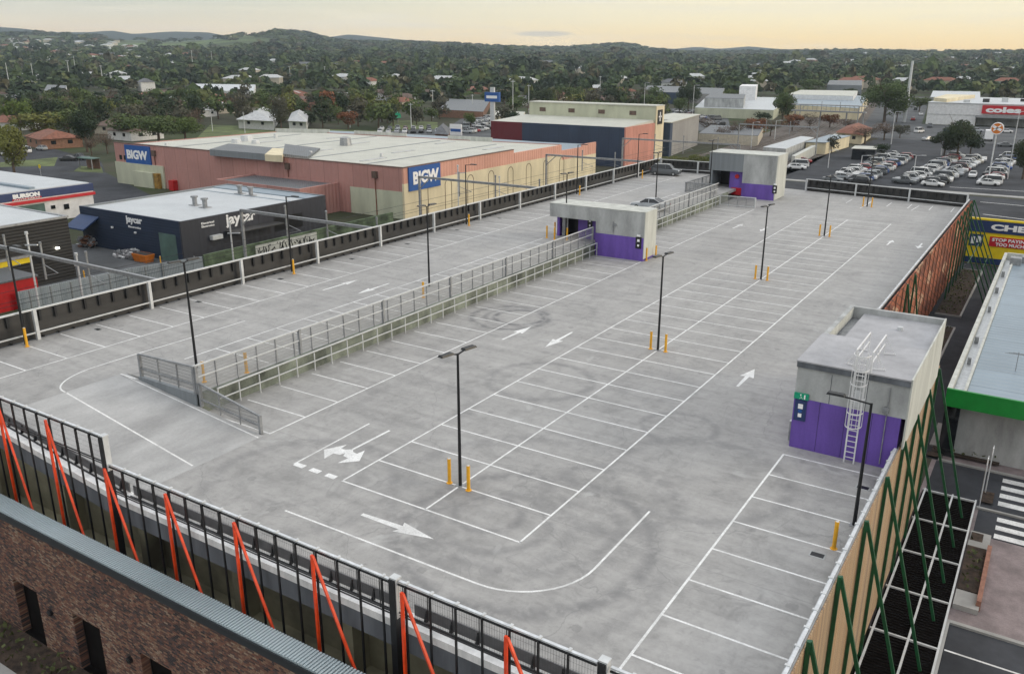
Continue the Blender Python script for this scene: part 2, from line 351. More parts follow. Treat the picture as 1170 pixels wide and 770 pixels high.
def timber():
    m, t, b = newmat('timber_boards'); tc = t.new('ShaderNodeTexCoord'); s = t.new('ShaderNodeSeparateXYZ'); t.link(tc.outputs['Object'], s.inputs[0])
    k = t.math('FLOOR', t.math('DIVIDE', t.math('ADD', s.outputs[1], 100), .16)); wn = t.new('ShaderNodeTexWhiteNoise', noise_dimensions='1D'); t.link(k, wn.inputs['W'])
    big = t.noise(t.coords((1, .25, .05)), 1.0, 3, .6)
    f = t.math('ADD', t.math('MULTIPLY', wn.outputs['Value'], .55), t.math('MULTIPLY', big, .5))
    col = t.ramp(f, [(.1, (.17, .15, .14)), (.3, (.33, .23, .15)), (.5, (.47, .34, .21)), (.75, (.42, .26, .14)), (1, (.55, .43, .30))])
    g = t.noise(t.coords((8, 8, .6)), 3, 4, .6); col = t.mix(.5, col, t.ramp(g, [(.3, (.72,)*3), (.6, (1,)*3)]), 'MULTIPLY')
    fr = t.math('FRACT', t.math('DIVIDE', t.math('ADD', s.outputs[1], 100), .16)); col = t.mix(t.math('LESS_THAN', fr, .09), col, (.05, .04, .03))
    t.link(col, b.inputs['Base Color']); b.inputs['Roughness'].default_value = .75
timber()
def rust_screen():
    m, t, b = newmat('rust_louvres'); tc = t.new('ShaderNodeTexCoord'); s = t.new('ShaderNodeSeparateXYZ'); t.link(tc.outputs['Object'], s.inputs[0])
    sk = t.math('ADD', s.outputs[1], t.math('MULTIPLY', s.outputs[2], 3.0)); sk2 = t.math('SUBTRACT', s.outputs[1], t.math('MULTIPLY', s.outputs[2], 3.4))
    c = t.new('ShaderNodeCombineXYZ'); t.link(t.math('DIVIDE', sk, 4.2), c.inputs[0]); t.link(t.math('DIVIDE', sk2, 6.4), c.inputs[1])
    fl = t.new('ShaderNodeVectorMath', operation='FLOOR'); t.link(c.outputs[0], fl.inputs[0]); wn = t.new('ShaderNodeTexWhiteNoise', noise_dimensions='2D'); t.link(fl.outputs[0], wn.inputs['Vector'])
    col = t.ramp(wn.outputs['Value'], [(0, (.20, .055, .025)), (.3, (.34, .095, .04)), (.55, (.42, .13, .06)), (.75, (.29, .08, .035)), (.84, (.50, .30, .19)), (1, (.6, .42, .29))], 'CONSTANT')
    for q_, w_ in ((sk, 2.1), (sk2, 3.2)):
        st = t.math('FRACT', t.math('DIVIDE', t.math('ADD', q_, 900), w_)); col = t.mix(t.math('LESS_THAN', st, .12), col, (.07, .022, .012))
    n = t.noise(t.coords(), 2, 4, .7); col = t.mix(.6, col, t.ramp(n, [(.3, (.6,)*3), (.7, (1.1,)*3)]), 'MULTIPLY')
    t.link(col, b.inputs['Base Color']); b.inputs['Roughness'].default_value = .8
rust_screen()
def leafmat(name, c, var=.35, sc=.35):
    m, t, b = newmat(name); n = t.noise(t.coords(kind='Object'), sc, 3, .6); oi = t.new('ShaderNodeObjectInfo')
    col = t.ramp(n, [(.3, tuple(x*(1-var) for x in c)), (.7, tuple(x*(1+var) for x in c))])
    col = t.mix(.6, col, t.ramp(oi.outputs['Random'], [(0, (.75, .8, .75)), (.5, (1, 1, 1)), (1, (1.25, 1.1, .9))]), 'MULTIPLY')
    t.link(col, b.inputs['Base Color']); b.inputs['Roughness'].default_value = .8; b.inputs['Specular IOR Level'].default_value = .25
leafmat('leaf_low', (.07, .085, .035), .5, 2.0); leafmat('leaf_olive', (.13, .145, .04)); leafmat('leaf_dark', (.036, .055, .026)); leafmat('leaf_mid', (.085, .12, .04)); leafmat('leaf_bright', (.09, .13, .03)); leafmat('leaf_bare', (.12, .085, .065)); leafmat('leaf_grey', (.085, .085, .06)); leafmat('leaf_rust', (.22, .09, .045))
for k, c in enumerate(((.036, .062, .026), (.058, .090, .034), (.022, .040, .020), (.095, .118, .045), (.070, .070, .042))): leafmat('wood_leaf_%s' % 'abcde'[k], c, .3, .02)

# ================================================================== TERRAIN
RID = [(-500, 46), (-200, 40), (0, 40), (60, 40), (150, 44), (200, 45), (250, 43), (275, 40), (330, 36.5), (352, 39), (380, 46), (420, 48), (480, 51), (560, 53), (640, 54), (680, 52), (710, 50), (740, 55), (770, 58.5), (900, 58.5), (1000, 58), (1170, 58), (1500, 56), (2000, 56)]
FAR = [(-500, 40), (0, 32), (30, 34), (60, 38), (105, 38), (130, 36), (155, 40), (200, 37), (240, 38), (270, 44), (370, 44), (400, 40), (430, 43), (460, 46), (500, 48), (560, 56), (660, 56), (720, 54), (770, 56), (795, 53.5), (820, 56), (855, 53), (890, 56), (1000, 58), (2000, 58)]
def prof(tab, az):
    u = 585+FPX/math.cos(PITCH)*np.tan(np.clip(az-YAW, -1.2, 1.2))
    return np.interp(u, [a for a, b in tab], [b for a, b in tab])
def sstep(x): x = np.clip(x, 0, 1); return x*x*(3-2*x)
def terrain(x, y):
    x = np.asarray(x, float); y = np.asarray(y, float)
    dx = x-CAM.x; dy = y-CAM.y; r = np.hypot(dx, dy)+1e-6; az = np.arctan2(dx, dy)
    inv = np.where(np.cos(az-YAW) < .3, 0, 1)
    k = np.cos(np.clip(az-YAW, -1.2, 1.2))
    H1 = (CAM.z-GZ)+(61.7-prof(RID, az))/FPX*.9*3800*k-11; H2 = (CAM.z-GZ)+(61.7-prof(FAR, az))/FPX*.9*5500*k
    h = sstep((r-650)/3150)**1.15*np.maximum(H1, 4)
    dip = np.where(r > 3800, -.35*np.maximum(H1, 4)*sstep((r-3800)/600), 0)
    far = sstep((r-4400)/1100)*np.maximum(H2-.65*H1, 0)
    roll = (np.sin(x*.0031+1.3)*np.cos(y*.0027)+.6*np.sin(x*.0073+y*.0061))*7*sstep((r-900)/1500)*(1-sstep((r-3000)/800))
    return GZ+(h+dip+far+np.maximum(roll, -h*.8)*1.0)*inv
def ground():
    rs = np.concatenate([np.linspace(2, 600, 14), np.linspace(700, 4200, 50), np.linspace(4300, 5900, 20)])
    azs = np.concatenate([np.linspace(YAW-1.0, YAW+1.0, 240), np.linspace(YAW+1.05, YAW+2*math.pi-1.05, 40)])
    V = []; F = []
    for r in rs:
        for a in azs: V.append((CAM.x+r*math.sin(a), CAM.y+r*math.cos(a)))
    V = np.array(V); Z = terrain(V[:, 0], V[:, 1]); n = len(azs)
    vs = [(a, b, c) for (a, b), c in zip(V, Z)]
    for i in range(len(rs)-1):
        for j in range(n): F.append((i*n+j, i*n+(j+1) % n, (i+1)*n+(j+1) % n, (i+1)*n+j))
    F.append(tuple(range(n)))
    m, t, b = newmat('landscape'); v = t.coords()
    a = t.noise(v, .004, 5, .6); c = t.noise(v, .05, 5, .65)
    hi = t.ramp(a, [(.35, (.05, .068, .03)), (.5, (.095, .125, .05)), (.6, (.14, .20, .065)), (.75, (.09, .09, .05))])
    lo = t.ramp(t.noise(v, .018, 4, .6), [(.35, (.045, .06, .03)), (.5, (.075, .072, .052)), (.6, (.06, .08, .035)), (.72, (.10, .095, .085))])
    sz = t.new('ShaderNodeSeparateXYZ'); t.link(v, sz.inputs[0]); col = t.mix(t.smooth(sz.outputs[2], 0, 40), lo, hi)
    col = t.mix(.7, col, t.ramp(c, [(.3, (.6,)*3), (.7, (1.15,)*3)]), 'MULTIPLY')
    dd = t.new('ShaderNodeVectorMath', operation='DISTANCE'); t.link(v, dd.inputs[0]); dd.inputs[1].default_value = (CAM.x, CAM.y, 0)
    col = t.mix(t.smooth(dd.outputs['Value'], 4000, 4700), col, t.ramp(a, [(.4, (.022, .034, .032)), (.65, (.034, .046, .036))]))   # far ranges: forest cover, with the blue of haze mixed into the colour
    t.link(col, b.inputs['Base Color']); b.inputs['Roughness'].default_value = .95; b.inputs['Specular IOR Level'].default_value = .1
    me = bpy.data.meshes.new('ground'); me.from_pydata(vs, [], F); me.materials.append(m); me.update(); me.polygons.foreach_set('use_smooth', [True]*len(F))
    bm = bmesh.new(); bm.from_mesh(me); bmesh.ops.recalc_face_normals(bm, faces=bm.faces); bm.to_mesh(me); bm.free()
    o = bpy.data.objects.new('ground', me); C.objects.link(o); struct(o)
ground()
def sheet(name, pts, lvl, mat, z=GZ):
    n = len(pts); a = sum(pts[k][0]*pts[(k+1) % n][1]-pts[(k+1) % n][0]*pts[k][1] for k in range(n))
    if a < 0: pts = pts[::-1]
    return struct(MB().quad(*[(x, y, z+lvl*.004) for x, y in pts]).build(name, mat))
# ================================================================== PARKING DECKS
XR1, XR2, YS = 22.0, 16.45, 30.0           # right edge near / far, step
def yfar(x): return 102+(16.45-x)*.16
XU = -12.3                                  # retaining wall between the two decks
XC1, XC0 = -18.9, -7.1                      # ramp top and bottom creases
YR = 1.45                                   # far side of the ramp
YN = -6.2
def zramp(x): return UZ*min(1, max(0, (XC0-x)/(XC0-XC1)))
md = MB().prism([(XC0, YN-.0), (XR1, YN), (XR1, YS), (XR2, YS), (XR2, yfar(XR2)), (XU, yfar(XU)), (XU, YR), (XC0, YR)], -.35, 0)
parking_deck = struct(md.build('parking_deck', 'deck_concrete'))
ud = MB().prism([(-29.6, YN), (XC1, YN), (XC1, YR), (XU-.2, YR), (XU-.2, yfar(XU)), (-29.6, yfar(-29.6))], .85, UZ)
upper_deck = struct(ud.build('upper_parking_deck', 'deck_concrete'))
rm = MB()
for k in range(12):
    a = XC1+(XC0-XC1)*k/12; b = XC1+(XC0-XC1)*(k+1)/12
    rm.hexa([(a, YN, zramp(a)-.4), (b, YN, zramp(b)-.4), (b, YR, zramp(b)-.4), (a, YR, zramp(a)-.4), (a, YN, zramp(a)), (b, YN, zramp(b)), (b, YR, zramp(b)), (a, YR, zramp(a))])
pm('ramp_concrete', (.375, .374, .37), .75, var=.14, scale=.5, streak=(1.3, .5, 1), fine=.12)
ramp = struct(rm.build('ramp', 'ramp_concrete'))
# painted lines
W = .1; L = MB(); Z4 = .004
def seg(mb, a, b, z=Z4, w=W): mb.strip([a, b], w, z)
BP = 2.601
yE = 84.0
seg(L, (0, 0), (0, yE)); seg(L, (5.02, -.0), (5.02, yE-.0)); seg(L, (10.03, 0), (10.03, yE)); seg(L, (-.05, 0), (10.08, 0))
for k in range(1, 33):
    if k*BP > yE: break
    seg(L, (.05, k*BP), (4.97, k*BP)); seg(L, (5.07, k*BP), (9.98, k*BP))
seg(L, (0, yE), (10.03, yE))
# right-hand bays
for k in range(-2, 9):
    y = 14.3-k*BP+0
    if y > YN+.6 and k >= 0: seg(L, (17.0, y), (21.6, y))
seg(L, (16.95, -6.1), (16.95, 14.35))
# bays along the retaining wall
seg(L, (-7.0, 1.8), (-7.0, 49.4)); seg(L, (-7.0, 56.5), (-7.0, 85.2))
k = 0
while 1.85+4.65-4.65+k*BP < 49:
    y = 1.85+k*BP; seg(L, (-11.75, y), (-7.05, y)); k += 1
for k in range(12): seg(L, (-11.75, 56.8+k*BP), (-7.05, 56.8+k*BP))
# curved lane line
pts = [(-.2, -3.46), (4, -3.42), (8, -3.4), (10.2, -3.38)]
for k in range(1, 13):
    a = -math.pi/2+k/12*math.pi/2; pts.append((10.2+3.35*math.cos(a), -.03+3.35*math.sin(a)))
pts.append((13.55, 5.3)); L.strip(pts, W, Z4)
seg(L, (-3.25, -.02), (-3.4, 5.75))
# far cross aisle markings
for k in range(2): seg(L, (4.5+k*6, 93.5+k*2), (4.8+k*6, 100))
for k in range(6): seg(L, (2+BP*k, 97), (2+BP*k, 100.8))
L.build('bay_lines', 'line_paint', parking_deck)
# broken give way line, arrows
G_ = MB()
for x in (-3.2, -2.15, -1.1): G_.quad((x, -.12, Z4), (x+.62, -.12, Z4), (x+.62, .22, Z4), (x, .22, Z4))
G_.build('give_way_dashes', 'line_paint', parking_deck)
def arrow(parent, tail, head, z=Z4, sw=.14, hw=.42, hl=1.1):
    a = Vector((*tail,)); b = Vector((*head,)); d = (b-a).normalized(); n = Vector((-d.y, d.x)); Lr = (b-a).length; hl = min(hl, Lr*.45)
    P = [a-n*sw/2, b-d*hl-n*sw/2*1.6, b-d*(hl+.12)-n*hw, b, b-d*(hl+.12)+n*hw, b-d*hl+n*sw/2*1.6, a+n*sw/2]
    mb = MB(); zf = z if callable(z) else (lambda x, y: z)
    for q in ((0, 1, 5, 6), (1, 2, 3), (1, 3, 5), (5, 3, 4)): mb.quad(*[(P[k].x, P[k].y, zf(P[k].x, P[k].y)) for k in q])
    return mb.build('lane_arrow', 'line_paint', parent)
arrow(parking_deck, (2.91, -1.85), (6.85, -1.75), sw=.2, hw=.42, hl=1.9)
arrow(parking_deck, (11.88, 22.2), (11.82, 25.8), sw=.16, hw=.45, hl=1.6)
arrow(parking_deck, (-1.87, 26.2), (-1.83, 22.2), sw=.16, hw=.42, hl=1.7)
arrow(parking_deck, (-5.24, 21.95), (-5.1, 25.7), sw=.16, hw=.4, hl=1.7)
for y in (71,): arrow(parking_deck, (-5.1, y), (-4.95, y+3.2)); arrow(parking_deck, (11.85, y), (11.95, y+3)); arrow(parking_deck, (-1.9, y+3), (-1.85, y))
arrow(parking_deck, (14.9, 74), (14.9, 71))
# double headed turn arrow
TA = MB(); s_ = [(-1.86, 5.65), (-1.94, 2.75)]
TA.strip(s_, .15, Z4)
cx, cy = -1.95, 2.75
for sg in (-1, 1):
    P = [(cx, cy+.1), (cx+sg*.25, cy-.15), (cx+sg*.55, cy-.2), (cx+sg*.62, cy+.32), (cx+sg*1.22, cy-.75), (cx+sg*.45, cy-1.5), (cx+sg*.5, cy-.82), (cx+sg*.12, cy-.75), (cx, cy-.45)]
    P = [(x, y, Z4+.001*(sg > 0)) for x, y in P]
    c0 = P[0]
    for k in (1, 7): pass
    TA.quad(P[0], P[1], P[7], P[8]); TA.quad(P[1], P[2], P[6], P[7]); TA.quad(P[3], P[4], P[2]); TA.quad(P[2], P[4], P[6]); TA.quad(P[4], P[5], P[6])
TA.build('turn_arrow', 'line_paint', parking_deck)
# upper deck lines
U = MB(); z1 = UZ+Z4
k = 0
while -4.2+k*BP < 100:
    y = -4.2+k*BP; seg(U, (-29.3, y), (-24.25, y), z1); k += 1
seg(U, (-24.2, -5.8), (-24.2, 100), z1)
ky = 7.3
seg(U, (-17.9, 4.9), (-17.9, 49), z1); 
while ky < 48: seg(U, (-17.85, ky), (-12.9, ky), z1); ky += BP
seg(U, (-17.9, 57), (-17.9, 86), z1)
for k in range(11): seg(U, (-17.85, 57.2+BP*k), (-12.9, 57.2+BP*k), z1)
seg(U, (-17.4, 1.15), (-18.9, 1.15), z1)
pts = [(-21.1, 8.0), (-21.3, 3.5)]
for k in range(0, 11):
    a = math.pi+k/10*math.pi/2; pts.append((-18.9+2.35*math.cos(a)-.05, 1.2+3.5*math.sin(a)*1.0))
U.strip([(-21.1, 12.5)]+pts, W, z1); U.build('bay_lines', 'line_paint', upper_deck)
Rl = MB(); zr = lambda x, y: zramp(x)+Z4
Rl.strip([(x, -2.3-.05*(x+18.9)) for x in np.linspace(-18.95, XC0-.2, 14)], W, zr)
Rl.strip([(x, 1.15) for x in np.linspace(-18.85, XC0, 14)], W, zr)
Rl.build('lane_lines', 'line_paint', ramp)
for a, b in (((-22.4, 21.6), (-22.3, 25.7)), ((-19.3, 26.2), (-19.3, 22.3)), ((-22.3, 60), (-22.3, 63.4)), ((-19.3, 63.4), (-19.3, 60))): arrow(upper_deck, a, b, z1, .15, .38, 1.6)
# ------------------------------------------------------------------ car park body
gar = thing('car_park_building', 'concrete car park carrying the open roof decks', 'car park', (0, 0, GZ))
b = MB()
def zk(x): return zramp(x) if x > XC1 else UZ
for x0, x1 in [(-29.6, XC1)]+[(XC1+(XC0-XC1)*k/8, XC1+(XC0-XC1)*(k+1)/8) for k in range(8)]+[(XC0, XR1)]:
    b.hexa([(x0, -6.9, zk(x0)-.25), (x1, -6.9, zk(x1)-.25), (x1, YN, zk(x1)-.25), (x0, YN, zk(x0)-.25), (x0, -6.9, zk(x0)+.06), (x1, -6.9, zk(x1)+.06), (x1, YN-.003, zk(x1)+.06), (x0, YN-.003, zk(x0)+.06)])
b.build('deck_kerb', 'kerb_white', gar)
b = MB()
for x0, x1 in [(-29.6, XC1)]+[(XC1+(XC0-XC1)*k/8, XC1+(XC0-XC1)*(k+1)/8) for k in range(8)]+[(XC0, XR1)]:
    b.hexa([(x0, -6.88, zk(x0)-1.1), (x1, -6.88, zk(x1)-1.1), (x1, -6.5, zk(x1)-1.1), (x0, -6.5, zk(x0)-1.1), (x0, -6.88, zk(x0)-.252), (x1, -6.88, zk(x1)-.252), (x1, -6.5, zk(x1)-.252), (x0, -6.5, zk(x0)-.252)])
b.box(-29.6, XR1, -6.86, -6.6, -4.3, -3.3)
b.box(-29.9, -29.62, YN-.5, yfar(-29.6), -1, UZ-.02)
b.box(XR1+.002, XR1+.05, YN-.6, YS, -1.0, -.02); b.box(XR2+.002, XR2+.12, YS+.1, yfar(XR2), -.8, -.02)
b.build('edge_beam', 'slab_edge', gar)
b = MB()
b.box(-29.5, 21.9, -5.6, -5.4, GZ, -.4); b.box(-29.5, 21.9, -6.55, -5.6, -4.1, -3.9); b.box(-29.5, 21.9, -8.2, -6.9, GZ+3.0, GZ+3.2)
for k in range(8): b.box(-26+k*6.4, -25.5+k*6.4, -6.5, -5.62, GZ, -.4)
b.box(21.6, 21.8, -5.4, YS, GZ, -.36); b.box(16.1, 16.3, YS, 101, GZ, -.36); b.box(-29.4, -29.2, -5.4, 106, GZ, .84); b.box(-29.2, 16.1, 100.5, 100.7, GZ, -.36); b.box(-29.2, -12.2, 104.2, 104.4, GZ, .84)
b.build('lower_storey_wall', 'car_park_inner', gar)
b = MB().box(XU-.2, XU, YR+.02, 90.0, -.0, UZ-.002); b.build('retaining_wall', 'retaining_wall', gar); b = MB()
# wedge under the ramp fence
b.hexa([(-17.5, YR-.07, zramp(-17.4)-.1), (XU, YR-.07, zramp(XU)-.1), (XU, YR+.18, zramp(XU)-.05), (-17.4, YR+.18, zramp(-17.4)-.05), (-17.5, YR-.07, UZ+.05), (XU, YR-.07, UZ+.05), (XU, YR+.18, UZ+.05), (-17.4, YR+.18, UZ+.05)])
b.build('wedge_wall', 'grey_cladding', gar)
# ------------------------------------------------------------------ near facade: barrier + mesh screens + braces
def barrier(x0, x1, label):
    t = thing('edge_barrier', label, 'barrier', ((x0+x1)/2, YN-.1, zk((x0+x1)/2)), group='dark barriers along the near deck edge')
    mb = MB(); xs = np.linspace(x0, x1, 7)
    for a, c in zip(xs[:-1], xs[1:]):
        mb.hexa([(a, -6.32, zk(a)+.10), (c, -6.32, zk(c)+.10), (c, -6.27, zk(c)+.10), (a, -6.27, zk(a)+.10), (a, -6.32, zk(a)+.56), (c, -6.32, zk(c)+.56), (c, -6.27, zk(c)+.56), (a, -6.27, zk(a)+.56)])
    mb.build('barrier_panel', 'dark_barrier', t)
    rb = MB(); rb.beam((x0, -6.5, zk(x0)+.09), (x1, -6.5, zk(x1)+.09), .06, .06); rb.build('bottom_rail', 'black_steel', t)
    n = max(2, int((x1-x0)/1.07)); 
    for k in range(n):
        x = x0+(k+.5)*(x1-x0)/n; z = zk(x)
        m = MB(); m.hexa([(x-.055, -6.45, z+.062), (x+.055, -6.45, z+.062), (x+.055, -6.322, z+.062), (x-.055, -6.322, z+.062), (x-.015, -6.35, z+.5), (x+.015, -6.35, z+.5), (x+.015, -6.322, z+.5), (x-.015, -6.322, z+.5)]); m.build('bracket', 'black_steel', t)
barrier(-29.4, XC1, 'dark barrier along the upper deck edge behind the tall mesh screen')
barrier(XC1, -7.3, 'dark barrier stepping down beside the ramp')
barrier(-7.0, 9.2, 'dark barrier behind the mesh screen with three red braces at mid left')
barrier(9.5, 21.8, 'dark barrier at the bottom centre near the last bay line')
YM = -7.25
def screen(x0, x1, top, label, posts):
    t = thing('mesh_screen', label, 'mesh screen', ((x0+x1)/2, YM, GZ), group='black wire mesh screens in front of the car park')
    zb = top-1.25; p = MB().quad((x0, YM, zb), (x1, YM, zb), (x1, YM, top-.06), (x0, YM, top-.06)); p.build('wire_panel', 'wire_mesh_black', t)
    MB().beam((x0, YM, zb), (x1, YM, zb), .05, .05).build('bottom_rail', 'black_steel', t); MB().beam((x0, YM+.02, zb-.13), (x1, YM+.02, zb-.13), .04, .04).build('bottom_rail', 'black_steel', t)
    MB().beam((x0, YM+.05, top), (x1, YM+.05, top), .11, .06).build('top_rail', 'galvanised', t)
    MB().beam((x0, YM-.01, top-.10), (x1, YM-.01, top-.07), .05, .06).build('panel_frame', 'black_steel', t)
    for x in posts:
        m = MB(); m.box(x-.032, x+.032, YM-.09, YM-.02, GZ, top-.03); m.box(x-.13, x-.11, YM-.06, YM-.03, top-1.25, top-.1); m.build('post', 'black_steel', t)
        m = MB(); m.box(x-.05, x+.05, YM-.04, YM+.14, top+.03, top+.07); m.build('clip', 'pale_steel', t)
BS = 4.26; bx0 = -15.6
posts = [bx0+BS*k/4 for k in range(-13, 36)]
screen(-29.6, -7.35, 3.3, 'tall mesh screen at left in front of the upper deck', [x for x in posts if x < -7.5])
screen(-7.05, 9.25, 2.0, 'long lower mesh screen between the two dark columns', [x for x in posts if -7.0 < x < 9.2])
screen(9.6, 17.3, 2.08, 'mesh screen right of the dark column at the bottom edge', [x for x in posts if 9.7 < x < 17.3])
screen(17.75, 21.9, 2.1, 'short mesh screen at the near right corner of the deck', [x for x in posts if 17.9 < x < 21.9])
for x, z, lb in ((-7.2, 3.4, 'tall square column where the mesh screen steps down'), (9.42, 2.2, 'square dark column between two lower mesh screens'), (17.52, 2.3, 'square column with a white cap beside the last bay line')):
    t = thing('screen_column', lb, 'column', (x, YM, GZ))
    MB().box(x-.13, x+.13, YM-.16, YM+.16, GZ, z-.06).build('shaft', 'black_steel', t); MB().box(x-.15, x+.17, YM-.1, YM+.2, z-.06, z).build('cap', 'pale_steel', t)
    MB().box(x+.131, x+.16, YM-.1, YM+.16, z-1.6 if z < 3 else z-1.7, z-.06).build('side_plate', 'pale_steel', t)
def red_brace(k, lb):
    x = bx0+BS*k; z = 3.2 if x < -7.2 else 1.88
    t = thing('steel_brace', lb, 'brace', (x, YM-.2, GZ), group='orange red braces on the near facade')
    MB().beam((x-.04, YM-.2, GZ), (x-.04, YM-.2, z), .10, .10).build('leg', 'orange_paint', t)
    MB().beam((x+.04, YM-.24, z), (x+4.1, YM-1.0, -5.2), .09, .09).build('leg', 'orange_paint', t)
lbs = ['orange brace at the far left edge of the near facade', 'orange brace left of the corner column on the tall screen', 'orange brace standing against the tall corner column', 'orange red brace just right of the corner column', 'orange red brace, second to the right of the corner column',
       'orange red brace at the middle of the lower mesh screen', 'bright red brace beside the square dark column', 'bright red brace halfway between the two right columns', 'bright red brace below the end of the last bay line']
red_brace(-1, 'orange brace beyond the leftmost visible brace')
for i in range(9): red_brace(i, ['orange brace beside the left picture edge on the tall screen'][0] if i == 0 else lbs[i])
# ------------------------------------------------------------------ brick building in front
br = thing('brick_building', 'mottled brick building with grey ribbed parapet capping', 'building', (0, -9, GZ))
def wall_openings(x0, x1, y0, y1, z0, z1, ops, m=0):
    mb = MB(); cur = x0
    for a, c, zb, zt in ops:
        mb.box(cur, a, y0, y1, z0, z1)
        if zb > z0: mb.box(a, c, y0, y1, z0, zb)
        mb.box(a, c, y0, y1, zt, z1); cur = c
    mb.box(cur, x1, y0, y1, z0, z1); return mb
ops = [(x, x+2.15, GZ-.01, -5.3) for x in (-24.1, -19.0, -13.9, -8.8, -3.7, 1.4)]
wall_openings(-32, 18, -9.15, -8.75, GZ-.3, -1.6, ops).build('wall', 'brick_mottled', br)
MB().box(-32, 18, -8.7, -8.4, GZ, -1.62).build('back_wall', 'slab_edge', br)
mb = MB(); 
n = 330
for k in range(n):
    a = -32+50*k/n; c = a+50/n*.55; d = -32+50*(k+1)/n
    mb.box(a, c, -9.2, -8.3, -1.5, -1.38); mb.box(c, d, -9.2, -8.3, -1.5, -1.43)
mb.build('parapet_capping', 'corrugated_cap', br)
MB().box(-32, 18, -9.26, -9.202, -1.82, -1.47).build('fascia', 'dark_trim', br)
for a, c, zb, zt in ops:
    MB().box(a+.02, c-.02, -8.74, -8.71, GZ, zt-.01).build('recess_shade', 'shade_and_louvre_black', br); MB().box(a, c, -9.1, -8.741, GZ, GZ+.03).build('recess_floor_shade', 'shade_and_louvre_black', br)  # near-black sheet and floor strip: the recess shade is put into the colour
for k, x in enumerate((-15.8, -10.7, -4.5)):
    t = thing('wall_lamp', 'round black lamp on the brick wall, %s from the left' % ORD[k], 'lamp', (x, -9.15, -6.0), group='round lamps on the brick wall')
    MB().cyl((0, -.001, 0), (0, -.14, 0), .16, 16).build('housing', 'black_plastic', t, world=False); MB().cyl((0, -.141, 0), (0, -.16, 0), .11, 16).build('lens', 'dark_glass', t, world=False)
sheet('path', [(-40, -8.8), (20, -8.8), (20, -30), (-40, -30)], 1, 'concrete_path')
gb = sheet('garden_bed', [(-34, -8.8), (-4, -8.8), (-4, -11.0), (-34, -11.0)], 2, 'mulch')
# ------------------------------------------------------------------ right facade
XP = 22.1
def side_rail(x, y0, y1, top, lb, w=.24, n=30):
    t = thing('parapet_rail', lb, 'rail', (x, (y0+y1)/2, 0))
    MB().beam((x, y0, top-.08), (x, y1, top-.08), w*.5, .16).build('cap_rail', 'galvanised', t)
    MB().beam((x-w*.36, y0, top-.12), (x-w*.36, y1, top-.12), w*.2, .05).build('inner_flashing', 'pale_steel', t)
    MB().box(x-.03, x+.02, y0, y1, .0, top-.17).build('upstand', 'grey_steel', t)
    m = MB()
    for k in range(n):
        y = y0+(k+.5)*(y1-y0)/n; m.box(x-w*.5, x+w*.3, y-.05, y+.05, top-.1, top+.02)
    m.build('clips', 'pale_steel', t)
side_rail(21.95, -7.1, 15.3, 1.25, 'bright metal capped rail along the near right deck edge', n=20)
side_rail(21.95, 27.2, YS, 1.25, 'short capped rail behind the big stair block', n=3)
side_rail(16.5, YS, 102, 1.15, 'thin pale rail on top of the rust coloured screen', w=.26, n=44)
t = thing('timber_screen', 'vertical timber board screen below the near right rail', 'screen', (XP, 12, GZ))
MB().box(XP-.03, XP+.03, -7.1, 29.6, -8.05, 1.12).build('boards', 'timber_boards', t)
MB().box(XP-.085, XP-.032, -7.1, 29.6, .9, 1.19).build('top_trim', 'grey_steel', t)
t = thing('rust_screen', 'rust coloured louvred screen with pale patches on the far right edge', 'screen', (16.8, 66, GZ))
MB().box(16.78, 16.86, YS+.2, 102, -7.2, 1.0).build('louvre_panel', 'rust_louvres', t)
m = MB()
for k in range(24): y = YS+.4+k*3.1; m.box(16.9, 16.97, y-.04, y+.04, -7.3, 1.0)
m.build('frame', 'orange_paint' if False else 'brown_panel', t)
def green_brace(x, y, z, foot, lb, w=.14):
    t = thing('green_brace', lb, 'brace', (x, y, GZ), group='dark green braces on the right facade')
    MB().beam((x, y, GZ+.3), (x, y, z), w, w).build('leg', 'green_paint', t); MB().beam((x+.02, y+.03, z), foot, w*.95, w*.95).build('leg', 'green_paint', t)
XG = XP+.12
ys = [-1.84-4.3, -1.84, 2.43, 7.05, 11.56, 15.99, 19.9, 24.13, 28.13]
gl = ['below the bottom right corner of the deck', 'lowest whole one near the bottom edge', 'second up from the bottom edge', 'apex beside the yellow bollard', 'apex below the wall light pole', 'apex just below the stair block corner', 'apex halfway along the pale stair block side', 'second from the top beside the stair block', 'tallest in view, nearest the green fascia']
for y, lb in zip(ys, gl): green_brace(XG, y, 1.4, (24.85, y+.15, -8.0), 'dark green A brace, '+lb)
for k, y in enumerate((49.9, 53.9)): green_brace(17.1, y, 1.1, (18.6, y+.1, -8.3), 'dark green brace on the rust screen, %s just past the stair block' % ('nearer' if k == 0 else 'farther'), .13)
for k in range(6):
    y = 83.5+k*3.5; green_brace(17.15, y, 1.25, (21.3, y+.1, -8.3), 'dark green brace at the far end of the rust screen, %s of six' % ORD[k], .14)
t = thing('brace_ties', 'two thin green tie bars joining the far green braces', 'tie bars', (19, 92, -4)); MB().beam((18.9, 83.5, -3.6), (18.9, 101, -3.6), .09, .09).build('tie_bar', 'green_paint', t); MB().beam((20.0, 83.5, -5.8), (20.0, 101, -5.8), .09, .09).build('tie_bar', 'green_paint', t)
